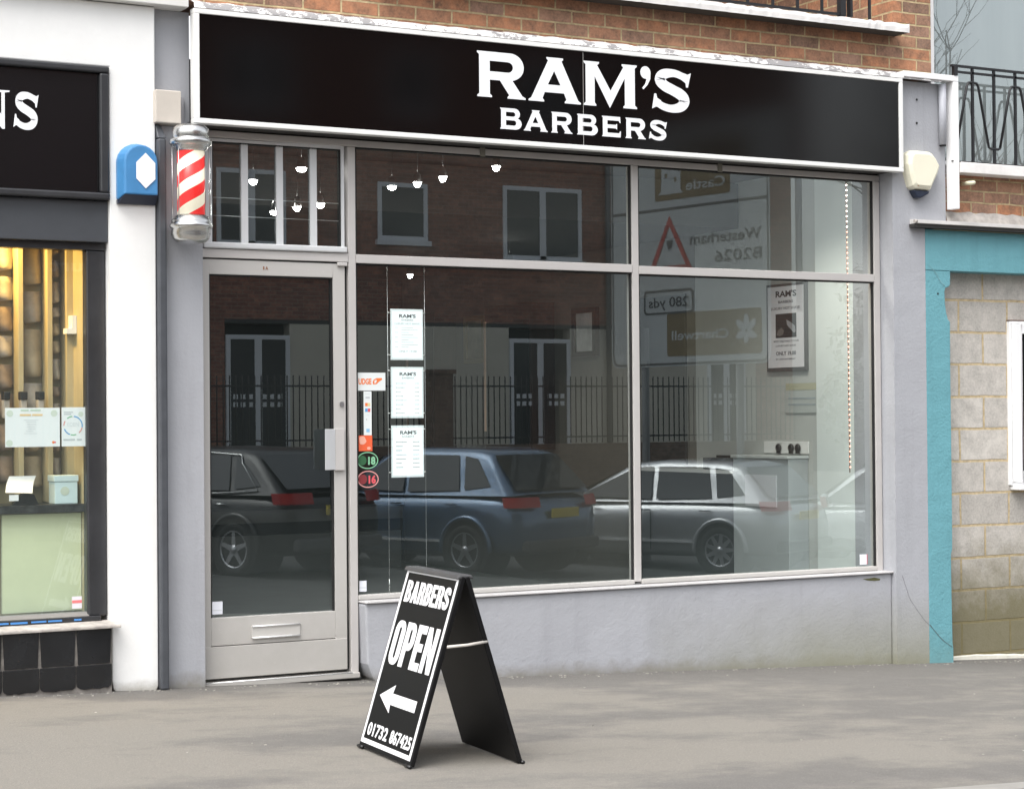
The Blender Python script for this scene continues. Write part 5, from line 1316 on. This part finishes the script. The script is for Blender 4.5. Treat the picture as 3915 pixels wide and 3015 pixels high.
place(poly_mb(arc(4.737, 1.410, .012, .009, 0, 350, 16), (), .0005), (0, GYs-0.0003, 0)).build('badge', mat('salmon_print', (0.82, 0.42, 0.32), 0.5), s3)
def age(xc, zc, label, m1, m2, m3, txt):
    o = thing('round_sticker', label, 'sticker', (xc, GYs, zc-0.05))
    place(poly_mb(arc(xc, zc, .068, .050, 0, 352, 30), [arc(xc, zc, .062, .044, 352, 0, 30)], .0005), (0, GYs, 0)).build('ring', m1, o)
    place(poly_mb(arc(xc-.034, zc, .027, .029, 0, 350, 18), (), .0005), (0, GYs, 0)).build('disc', m2, o)
    place(text_mb(txt, 0.050, xc+.003, xc+.050, bold=0.05, ext=0.0005), (0, GYs, zc-.026)).build('lettering', m3, o)
age(4.729, 1.339, 'round green outlined sticker reading 18, upper of the two round stickers', GREENP, DKGREEN, GREENP, '18')
age(4.731, 1.229, 'round red outlined sticker reading 16, lower of the two round stickers', PINKP, DKRED, REDP, '16')
for (x0, x1, z0, z1, lb_) in ((3.764, 3.828, 0.493, 0.564, 'small white square sticker in the bottom left corner of the door glass'), (4.650, 4.716, 0.575, 0.638, 'small white sticker at the bottom left corner of the middle window'), (8.370, 8.428, 0.571, 0.640, 'small white sticker with a red edge at the bottom right of the right window')):
    o = stk('corner_sticker', lb_, 'sticker', x0, x1, z0, z1, mat('bright_sticker', (0.80, 0.82, 0.88), 0.4))
    if x0 > 8: MB().box(8.428, 8.434, GYs, GYs+0.0008, 0.573, 0.640).build('red_edge', REDP, o)
    else: MB().box(x0+0.004, x1-0.006, GYs-0.0008, GYs-0.0002, z0+0.02, z0+0.026).build('text_line', INKXL, o)

#@@FAR@@
# ================================================================== ACROSS THE STREET (seen mirrored in the windows)
FW = 0.06
ho = thing('brick_house', 'dark red brick house across the road with a white rendered ground floor', 'house', (16.0, -25.0, 0.8))
YF = -24.3+FW
RENDER = mat('cream_render', (0.62, 0.58, 0.50), 0.8, var=0.08, vscale=1.2)
DKPANE = mat('far_window_pane', (0.02, 0.025, 0.03), 0.08, spec=0.8)
UPW = mat('far_white_frame', (0.72, 0.74, 0.78), 0.45)
MB().box(2.0, 26.2, YF-7, YF, 3.50, 9.6).build('upper_wall', BRICK_FAR, ho)
MB().box(2.0, 12.9, YF-0.3, YF-0.002, -0.6, 3.498).build('lower_wall', BRICK_FAR, ho)
MB().box(14.22, 19.02, YF-0.3, YF-0.002, 0.7, 3.42).build('lower_wall', RENDER, ho)
MB().box(20.47, 25.2, YF-0.3, YF-0.002, 0.7, 3.42).build('lower_wall', RENDER, ho)
MB().box(12.9, 25.2, YF-0.3, YF-0.004, 3.42, 3.498).build('dark_band', mat('dark_band', (0.05, 0.05, 0.05), 0.7), ho)
MB().box(25.2, 26.2, YF-0.3, YF+0.002, -0.6, 3.498).build('lower_wall', BRICK_FAR, ho)
MB().prism([(YF+0.35, 9.55), (YF+0.35, 9.62), (YF-3.5, 11.8), (YF-7.4, 9.62), (YF-7.4, 9.55)], 1.6, 26.6, 'X').build('roof', mat('grey_slate', (0.10, 0.10, 0.11), 0.7, var=0.2), ho)
MB().box(2.0, 26.2, YF-7, YF-0.4, -1.5, 3.4).build('ground_floor_core', mat('far_core', (0.04, 0.04, 0.04), 0.9), ho)
def far_window(x0, x1, z0, z1, mull=None, parent=ho, name='window', sill=True, door=False):
    f = MB(); t = 0.085
    f.box(x0, x0+t, YF-.03, YF+.035, z0, z1); f.box(x1-t, x1, YF-.03, YF+.035, z0, z1)
    f.box(x0+t, x1-t, YF-.03, YF+.035, z1-t, z1)
    if not door: f.box(x0+t, x1-t, YF-.03, YF+.035, z0, z0+t)
    for m_ in (mull or []): f.box(m_-.07, m_+.07, YF-.03, YF+.035, z0, z1-t)
    o = f.build(name, UPW, parent)
    MB().box(x0+t, x1-t, YF-.02, YF+.008, z0, z1-t).build('pane', DKPANE, o)
    if sill: MB().box(x0-.05, x1+.05, YF-.02, YF+.10, z0-.10, z0).build('sill', UPW, o)
    return o
for a, b, c_, d in ((12.75, 14.15, 4.9, 6.35), (16.09, 17.18, 5.11, 6.25), (18.90, 20.76, 4.82, 6.32), (8.2, 9.3, 5.1, 6.3), (23.2, 24.6, 4.9, 6.3), (12.7, 14.1, 7.5, 8.7), (16.1, 17.2, 7.6, 8.7), (18.9, 20.7, 7.5, 8.7)):
    far_window(a, b, c_, d, mull=[(a+b)/2] if b-a > 1.3 else None)
for a, b in ((12.92, 14.21), (19.03, 20.46), (23.9, 24.9)):
    o = far_window(a, b, 0.95, 3.20, mull=[(a+b)/2], name='glazed_door', sill=False, door=True)
    xx = a+0.14
    while xx < b-0.2:
        if abs(xx+.04-(a+b)/2) > 0.11:
            for zz in (1.83, 1.98): MB().box(xx, xx+.095, YF+.009, YF+.012, zz, zz+.09).build('privacy_square', UPW, o)
        xx += 0.15
MB().tube([(21.37, YF+.08, 0.5), (21.37, YF+.08, 9.3)], 0.055, 10).build('downpipe', mat('grey_downpipe', (0.10, 0.11, 0.12), 0.5), ho)
MB().tube([(26.35, YF+.08, 3.9), (26.35, YF+.08, 9.3)], 0.075, 10).build('downpipe', UPW, ho)
place(text_mb('Court', 0.245, 0.0, 1.22, bold=0.02, ext=0.02), (10.76, YF+.02, 4.29), (-1, 0, 0)).build('lettering', LETTER, ho)
# retaining wall and railings
rwl = thing('retaining_wall', 'low brown brick retaining wall across the road', 'wall', (16, -21.5, 0))
YR = -21.5+FW
MB().box(4, 24.5, YR-0.3, YR+0.1, -1.5, 1.08).build('wall', BRICK_LOW, rwl)
MB().box(15.75, 16.22, YR-0.36, YR+0.16, -1.2, 2.40).box(15.70, 16.27, YR-0.40, YR+0.20, 2.40, 2.48).build('pier', BRICK_LOW, rwl)
MB().box(4, 24.5, YR-3, YR-0.3, 0.6, 0.95).build('terrace', mat('terrace_paving', (0.25, 0.24, 0.22), 0.8), rwl)
fr_ = thing('far_railings', 'black spiked railings on the brown wall across the road', 'railing', (16, YR, 1.1))
x = 8.0
while x < 24:
    m_ = MB(); xe = min(x+2.34, 24.2)
    if x < 15.7 < xe: xe = 15.68
    m_.box(x, xe, YR-.015, YR+.015, 1.20, 1.23).box(x, xe, YR-.0152, YR+.0152, 2.16, 2.19)
    q = x+.06
    while q < xe-.02:
        m_.tube([(q, YR, 1.10), (q, YR, 2.36)], 0.0125, 6); q += .117
    m_.build('railing_panel', IRON, fr_)
    x = xe+.02 if xe != 15.68 else 16.28

# direction sign
ds = thing('direction_sign', 'large white road direction sign with brown tourist panels facing up the street', 'road sign', (15.5, -12.2, -0.5))
S0 = Vector((15.73, -11.0+FW, 0)); SR = Vector((-0.46, -2.5, 0)).normalized(); SN = SR.cross(Vector((0, 0, 1)))
def onsign(mb, h=0.004): return place(mb, S0+SN*h, SR)
SW = mat('sign_white_shaded', (0.33, 0.35, 0.36), 0.5); SB = mat('sign_brown', (0.13, 0.095, 0.045), 0.5); SK = mat('sign_black', (0.07, 0.07, 0.07), 0.5); SRd = mat('sign_red', (0.30, 0.05, 0.04), 0.5)  # white greyed in the colour for shade on the sign face
def rrect(x0, x1, y0, y1, r, n=5):
    p = []
    for cx_, cy_, a in ((x1-r, y1-r, 0), (x0+r, y1-r, 90), (x0+r, y0+r, 180), (x1-r, y0+r, 270)): p += arc(cx_, cy_, r, r, a, a+90, n)
    return p
pl_ = onsign(poly_mb(rrect(-.05, 3.14, 2.30, 5.75, .14), (), 0.01), 0.0); pl_.build('plate', SW, ds)
bo = poly_mb(rrect(-.03, 3.12, 2.32, 5.73, .13), [list(reversed(rrect(0.0, 3.09, 2.35, 5.70, .11)))], 0.002)
onsign(bo, 0.011).build('border', SK, ds)
onsign(poly_mb([(0, 4.535), (3.09, 4.535), (3.09, 4.575), (0, 4.575)], (), .002), .011).build('divider', SK, ds)
b1_ = onsign(poly_mb(rrect(.686, 2.19, 4.68, 5.45, .05), (), .002), .011).build('tourist_panel', SB, ds)
onsign(poly_mb([(1.62, 4.765), (2.12, 4.765), (2.06, 4.82), (2.04, 5.30), (1.99, 5.30), (1.99, 5.22), (1.94, 5.22), (1.94, 5.30), (1.88, 5.30), (1.88, 5.22), (1.82, 5.22), (1.82, 5.30), (1.76, 5.30), (1.76, 5.22), (1.71, 5.22), (1.71, 5.30), (1.66, 5.30), (1.66, 4.82)], [[(1.74, 4.93), (1.74, 5.0), (1.79, 5.0), (1.79, 4.93)], [(1.93, 5.0), (1.93, 5.06), (1.98, 5.06), (1.98, 5.0)]], .002), .014).build('castle_symbol', SW, b1_)
def st_(body, h, a, b, z, m, par, bold=.012): 
    t_ = text_mb(body, h, a, b, bold=bold, ext=.002)
    for v in t_.v: v.y += z
    onsign(t_, .0145).build('lettering', m, par)
st_('Castle', .15, .78, 1.55, 4.79, SW, b1_)
st_('Westerham', .16, .105, 1.48, 4.01, SK, ds); st_('B2026', .165, .10, 1.0, 3.735, SK, ds)
tr = [(1.43, 3.66), (2.33, 3.66), (1.895, 4.46)]
ti = [(1.57, 3.74), (1.895, 4.31), (2.19, 3.74)]
onsign(poly_mb(tr, [ti], .002), .0142).build('warning_triangle', SRd, ds)
onsign(poly_mb([(1.83, 4.10), (1.96, 4.10), (1.93, 3.98), (1.86, 3.98)], (), .002), .0142).build('symbol', SK, ds)
onsign(poly_mb(rrect(1.42, 2.44, 3.05, 3.40, .06), [list(reversed(rrect(1.45, 2.41, 3.08, 3.37, .05)))], .002), .0142).build('distance_plate', SK, ds)
st_('280 yds', .15, 1.52, 2.34, 3.15, SK, ds)
b2_ = onsign(poly_mb(rrect(.11, 1.967, 2.439, 3.06, .05), (), .002), .011).build('tourist_panel', SB, ds)
st_('Chartwell', .14, .736, 1.864, 2.67, SW, b2_)
for dx_, dz_, a, l_ in ((0, .12, 90, .11), (-.10, .07, 140, .11), (.10, .07, 40, .11), (-.10, -.06, 200, .10), (.10, -.06, -20, .10), (0, -.1, 270, .08)):
    pts = [(.40+dx_+l_*math.cos(R(t))*math.cos(R(a))-.05*math.sin(R(t))*math.sin(R(a)), 2.76+dz_+l_*math.cos(R(t))*math.sin(R(a))+.05*math.sin(R(t))*math.cos(R(a))) for t in range(0, 360, 30)]
    onsign(poly_mb(pts, (), .002), .0142+abs(dx_)*.01+abs(dz_)*.013).build('leaf_symbol', SW, b2_)
for s_ in (.6, 2.5):
    p = S0+SR*s_-SN*.06
    MB().tube([(p.x, p.y, -0.8), (p.x, p.y, 5.6)], 0.055, 10).build('post', mat('grey_post', (0.25, 0.26, 0.27), 0.5), ds)

# ------------------------------------------------ parked cars
TYRE = mat('tyre_rubber', (0.012, 0.012, 0.012), 0.8); ALLOY = mat('alloy_wheel', (0.50, 0.50, 0.52), 0.3, metal=0.8)
CGL = mat('car_glass', (0.012, 0.014, 0.016), 0.04, spec=1.0); TAIL = mat('tail_lamp_red', (0.48, 0.015, 0.015), 0.2)
ARCHM = mat('wheel_arch', (0.006, 0.006, 0.006), 0.9); PLATE = mat('yellow_plate', (0.70, 0.55, 0.10), 0.5)
def car(name_label, paint, wheel_xy, phi, belt=0.92, roof=1.56, L=4.25, W=1.76, rear_slope=0.35, front_base=0.95, spokes=5, chrome=False):
    rot = PI+phi
    cr, sr = math.cos(rot), math.sin(rot)
    lx, ly = -1.30, -0.76
    cx_ = wheel_xy[0]-(lx*cr-ly*sr); cy_ = wheel_xy[1]-(lx*sr+ly*cr)
    o = thing('parked_car', name_label, 'car', (cx_, cy_, zp(cx_)-0.12), rotz=rot, local=True, group='cars parked nose in across the road')
    h = L/2; w_ = W/2
    st = [(-h, .42, .62, .62), (-h+.03, .30, .80, .80), (-h+.16, .24, belt-.03, .965), (-h+.6, .20, belt, 1.0), (-.3, .18, belt-.01, 1.0), (.7, .18, belt-.03, 1.0), (h-1.0, .18, belt-.07, .99), (h-.45, .20, belt-.17, .95), (h-.12, .24, belt-.30, .84), (h, .34, .56, .66)]
    vs = []; fs = []
    for x, zl, zt, k in st:
        ww_ = w_*k; zm = (zl+zt)/2
        half = [(0, zl), (ww_*.82, zl), (ww_*.97, zl+.10), (ww_, zm), (ww_*.985, zt-.14), (ww_*.90, zt-.02), (ww_*.6, zt+.01), (0, zt+.015)]
        ring = half+[(-a, b) for a, b in reversed(half[1:-1])]
        vs += [(x, a, b) for a, b in ring]; nr_ = len(ring)
    for i in range(len(st)-1):
        for k in range(nr_): fs.append((i*nr_+k, i*nr_+(k+1) % nr_, (i+1)*nr_+(k+1) % nr_, (i+1)*nr_+k))
    fs += [tuple(range(nr_)), tuple((len(st)-1)*nr_+k for k in range(nr_-1, -1, -1))]
    body = MB()._add(vs, fs, True).build('body', paint, o, local=True, sub=1)
    # greenhouse
    rb_, rt_ = -h+.16, -h+.16+rear_slope; fb, ft = front_base, .12
    wb, wt = w_*.93, w_*.70
    zb = belt-.03
    def lerp(a, b, t): return a+(b-a)*t
    g = MB(); prof = [(rb_, zb, wb), (lerp(rb_, rt_, .6), lerp(zb, roof, .6), lerp(wb, wt, .62)), (lerp(rb_, rt_, .93), roof-.05, lerp(wb, wt, .93)), (rt_+.22, roof, wt), (-.35, roof+.02, wt), (ft, roof-.015, wt), (ft+.14, roof-.06, wt*1.02), (lerp(fb, ft, .45), lerp(zb, roof, .45), lerp(wb, wt, .5)), (fb, zb-.02, wb*.97)]
    vs = []; fs = []
    for x, z, ww_ in prof: vs += [(x, ww_, z), (x, ww_*.6, z+.012), (x, -ww_*.6, z+.012), (x, -ww_, z)]
    for i in range(len(prof)-1):
        for k in range(3): fs.append((4*i+k, 4*i+k+1, 4*i+5+k, 4*i+4+k))
    for sgn, k in ((1, 0), (-1, 3)):
        fs.append(tuple(4*i+k for i in range(len(prof))))
    g._add(vs, fs, True).build('cabin', paint, o, local=True, bevel=.09)
    def side_pt(x, t, sgn, off=.006): return (x, sgn*(lerp(wb, wt, t)+off), lerp(zb, roof, t))
    for sgn in (1, -1):
        wins = [(-.02, .85, .06, -.30) if False else None]
        # front door window, rear door window, quarter window
        defs = [((fb-.22, .10), (ft-.02, .86), (-.18, .88), (-.22, .06)), ((-.30, .06), (-.26, .88), (-1.02, .88), (-1.14, .10)), ((-1.22, .12), (-1.12, .86), (rt_+.14, .80), (rb_+.34, .20))]
        for q in defs:
            MB()._add([side_pt(x, t, sgn) for x, t in q], [(0, 1, 2, 3)]).build('side_window', CGL, o, local=True)
        if chrome:
            pth = [side_pt(x, t, sgn, .012) for x, t in ((fb-.2, .04), (ft, .93), (-.5, .95), (-1.2, .88), (rt_+.1, .70), (rb_+.36, .10), (-1.0, .03), (fb-.2, .04))]
            MB().tube(pth, .010, 6).build('chrome_strip', CHROME, o, local=True)
        MB().tube([(fb-.35, sgn*(w_*.93), belt+.02), (fb-.35, sgn*(w_+.06), belt+.05)], .018, 8).ball((fb-.35, sgn*(w_+.13), belt+.09), .10, 12, .55, 1, .72).build('mirror', paint, o, local=True)
        for hx_ in (-.10, -1.0): MB().tube([(hx_, sgn*(w_+.004), belt-.14), (hx_-.06, sgn*(w_+.03), belt-.135), (hx_-.16, sgn*(w_+.004), belt-.14)], .013, 6).build('door_handle', paint if not chrome else CHROME, o, local=True)
        seam = MB()
        for sx_ in (-.25, fb-.12): seam.box(sx_-.005, sx_+.005, sgn*w_*1.0-.004, sgn*w_*1.0+.004, .30, belt-.16)
        seam.build('door_seam', ARCHM, o, local=True)
        MB().box(-.95, .95, sgn*(w_)-.012, sgn*(w_)+.012, .40, .43).build('side_strip', mat('strip_grey', (.5, .5, .5), .3), o, local=True)
        tl = MB(); tv = []
        for (x_, y_) in ((-h+.012, .50), (-h+.02, .66), (-h+.05, .80), (-h+.12, .915), (-h+.24, .985)):
            tv += [(x_-.012, sgn*(w_*y_+.004), .83), (x_+.02, sgn*(w_*y_+.002), .955)]
        tl._add(tv, [(2*i, 2*i+2, 2*i+3, 2*i+1) for i in range(4)], True).build('tail_light', TAIL, o, local=True)
        MB().hexa([(h-.28, sgn*w_*.90, .60), (h-.02, sgn*w_*.60, .60), (h-.10, sgn*w_*.55, .60), (h-.30, sgn*w_*.8, .60)], [(h-.40, sgn*w_*.92, .74), (h-.14, sgn*w_*.60, .72), (h-.2, sgn*w_*.55, .72), (h-.42, sgn*w_*.8, .74)]).build('headlight', mat('headlamp', (.6, .6, .6), .1), o, local=True)
        for wx in (-1.30, 1.32):
            MB().lathe([(.365, -.16), (.365, .006)], (wx, sgn*(w_-.0), .30), 'Y', 28).build('wheel_arch', ARCHM, o, local=True) if False else MB().lathe([(.36, w_*.5*sgn), (.36, (w_+.012)*sgn)], (wx, 0, .32), 'Y', 28).build('wheel_arch', ARCHM, o, local=True)
            a_ = MB(); pts = [(wx+.385*math.cos(R(t)), sgn*(w_+.004), .32+.385*math.sin(R(t))) for t in range(-8, 189, 12)]
            a_.tube(pts, .032, 8).build('arch_lip', paint, o, local=True)
            wh = MB().lathe([(.19, sgn*(w_-.17)), (.29, sgn*(w_-.18)), (.315, sgn*(w_-.13)), (.315, sgn*(w_-.01)), (.29, sgn*(w_+.025)), (.215, sgn*(w_+.02)), (.205, sgn*(w_-.02))], (wx, 0, .315), 'Y', 28, caps=False).build('wheel', TYRE, o, local=True)
            rm = MB().lathe([(.215, sgn*(w_+.020)), (.200, sgn*(w_+.022)), (.192, sgn*(w_-.03))], (wx, 0, .315), 'Y', 28, caps=False)
            for k in range(spokes):
                a = 2*PI*k/spokes+.3; dx_, dz_ = math.cos(a), math.sin(a); px_, pz_ = -dz_, dx_
                y0, y1 = sgn*(w_-.02), sgn*(w_+.016)
                q = lambda r_, s_, y: (wx+dx_*r_+px_*s_, y, .315+dz_*r_+pz_*s_)
                rm.hexa([q(.03, -.035, y0), q(.20, -.022, y0), q(.20, .022, y0), q(.03, .035, y0)], [q(.03, -.035, y1), q(.20, -.022, y1), q(.20, .022, y1), q(.03, .035, y1)])
            rm.lathe([(.05, sgn*(w_-.03)), (.05, sgn*(w_+.022)), (.0, sgn*(w_+.026))], (wx, 0, .315), 'Y', 16, caps=False)
            rm.build('rim', ALLOY, wh, local=True)
    # screens
    def scr(x0, z0, w0, x1, z1, w1, name, off):
        MB()._add([(x0+off, w0, z0), (x0+off, -w0, z0), (x1+off, -w1, z1), (x1+off, w1, z1)], [(0, 1, 2, 3)]).build(name, CGL, o, local=True)
    scr(rb_+.03, zb+.07, wb*.86, lerp(rb_, rt_, .88), lerp(zb, roof, .88), wt*.98, 'rear_window', -.02)
    scr(fb-.06, zb+.05, wb*.88, ft+.17, roof-.09, wt*.95, 'windscreen', .035)
    MB().box(-h-.035, -h-.012, -.26, .26, .70, .81).build('number_plate', PLATE, o, local=True)
    MB().box(-h-.02, -h+.10, -w_*.80, w_*.80, .30, .44).build('rear_bumper', mat('bumper_grey', (.05, .05, .055), .5), o, local=True, bevel=.03)
    return o
mat('car_blue', (0.09, 0.15, 0.24), 0.25, metal=0.5, coat=1.0)
car('black hatchback with a chrome window line, leftmost of the parked cars', mat('car_black', (0.006, 0.007, 0.009), 0.35, coat=0.25), (7.95, -10.44), R(66), roof=1.44, belt=.96, rear_slope=.62, chrome=True)
car('blue people carrier parked between the black car and the silver car', MATS['car_blue'], (10.90, -10.44), R(68), roof=1.52, belt=1.0, rear_slope=.50)
car('silver people carrier with many spoked wheels, parked beside the blue car', mat('car_silver', (0.48, 0.49, 0.50), 0.28, metal=0.6, coat=1.0), (14.62, -10.44), R(64), roof=1.45, belt=.96, rear_slope=.50, spokes=9, front_base=1.15)
car('white hatchback, rightmost of the parked cars', mat('car_white', (0.70, 0.71, 0.72), 0.25, coat=1.0), (19.0, -11.0), R(64), roof=1.48, belt=.92, rear_slope=.5)

# ------------------------------------------------ trees
BARK = mat('bare_bark', (0.085, 0.07, 0.058), 0.9, var=0.3, vscale=4, bump=0.01, bscale=8)
LEAF = mat('ivy_leaf', (0.05, 0.085, 0.03), 0.5, var=0.5, vscale=1.5)
def bare_tree(name_label, loc, H, seed, ivy=0.0, trunk_r=.17, lean=0.0):
    rnd = random.Random(seed)
    o = thing('bare_tree', name_label, 'tree', loc)
    base = Vector(loc); tw = MB(); lf_ = MB(); tips = []
    def grow(p, d, L_, r, lev):
        n_ = 4; path = [p]; q = p; dd = d.copy()
        for i in range(n_):
            dd = (dd+Vector((rnd.uniform(-.18, .18), rnd.uniform(-.18, .18), rnd.uniform(-.05, .12)))).normalized()
            q = q+dd*(L_/n_); path.append(q)
        (trunk if lev == 0 else tw).tube(path, r, 6 if lev > 1 else 8, r*.6)
        if lev < 5:
            k = rnd.choice((2, 3, 3)) if lev > 0 else 4
            for j in range(k):
                t = rnd.uniform(.45, 1.0); pp = path[min(n_, max(1, int(t*n_+.5)))]
                a = rnd.uniform(0, 2*PI); sp_a = rnd.uniform(.35, .8)
                side = Vector((math.cos(a), math.sin(a), rnd.uniform(-.1, .5)))
                nd = (dd*math.cos(sp_a)+side*math.sin(sp_a)).normalized()
                grow(pp, nd, L_*rnd.uniform(.55, .78), r*.52, lev+1)
    trunk = MB()
    grow(base, Vector((lean, 0, 1)).normalized(), H*.36, trunk_r, 0)
    trunk.build('trunk', BARK, o); tw.build('branches', BARK, o)
    if ivy:
        for i in range(2600):
            z = rnd.random()**1.2*ivy; a = rnd.uniform(0, 2*PI); rr = rnd.uniform(.15, .55+.6*rnd.random()*(1-z/ivy))
            c = base+Vector((rr*math.cos(a)+.3*math.sin(z*2), rr*math.sin(a), z)); s_ = rnd.uniform(.05, .11)
            u = Vector((rnd.uniform(-1, 1), rnd.uniform(-1, 1), rnd.uniform(-1, 1))).normalized(); v = u.orthogonal().normalized()
            w2 = u.cross(v)
            lf_._add([c-v*s_, c+w2*s_*.6, c+v*s_, c-w2*s_*.6], [(0, 1, 2, 3)])
        lf_.build('ivy', LEAF, o)
    return o
bare_tree('tall bare tree with ivy on its trunk beyond the end of the brick house', (31.0, -24.0, -1.1), 15, 3, ivy=7.8)
bare_tree('leaning bare tree furthest right across the road', (34.5, -26.0, -1.2), 15, 8, ivy=6.5, lean=-.12)
bare_tree('slender bare tree close to the far pavement', (28.2, -20.5, -1.0), 12, 21)
def evergreen(name_label, loc, H, rad, seed, n=7000):
    rnd = random.Random(seed); o = thing('evergreen_tree', name_label, 'tree', loc); b = Vector(loc); lf_ = MB()
    cl = []
    for i in range(60):
        z = rnd.uniform(.12, 1); rr = rad*math.sin(PI*min(.97, z*.8+.18))*rnd.uniform(.35, 1); a = rnd.uniform(0, 2*PI)
        cl.append((b+Vector((rr*math.cos(a), rr*math.sin(a), z*H)), rnd.uniform(.35, .8)))
    for i in range(n):
        c0, cr_ = rnd.choice(cl)
        d = Vector((rnd.gauss(0, 1), rnd.gauss(0, 1), rnd.gauss(0, 1))).normalized()
        c = c0+d*cr_*rnd.uniform(.6, 1.05); s_ = rnd.uniform(.05, .12)
        u = (d+Vector((rnd.uniform(-.7, .7),)*3)).normalized(); v = u.orthogonal().normalized(); w2 = u.cross(v)
        lf_._add([c-v*s_, c+w2*s_*.7, c+v*s_, c-w2*s_*.7], [(0, 1, 2, 3)])
    lf_.build('crown', LEAF, o)
    MB().tube([b, b+Vector((.1, 0, H*.5)), b+Vector((0, .1, H*.85))], .14, 8, .05).build('trunk', BARK, o)
evergreen('dense evergreen tree beside the end of the brick house', (29.0, -23.2, -1.1), 8.2, 1.9, 5)
evergreen('smaller evergreen bush beneath the bare trees', (32.5, -22.0, -1.2), 6.5, 1.8, 6)
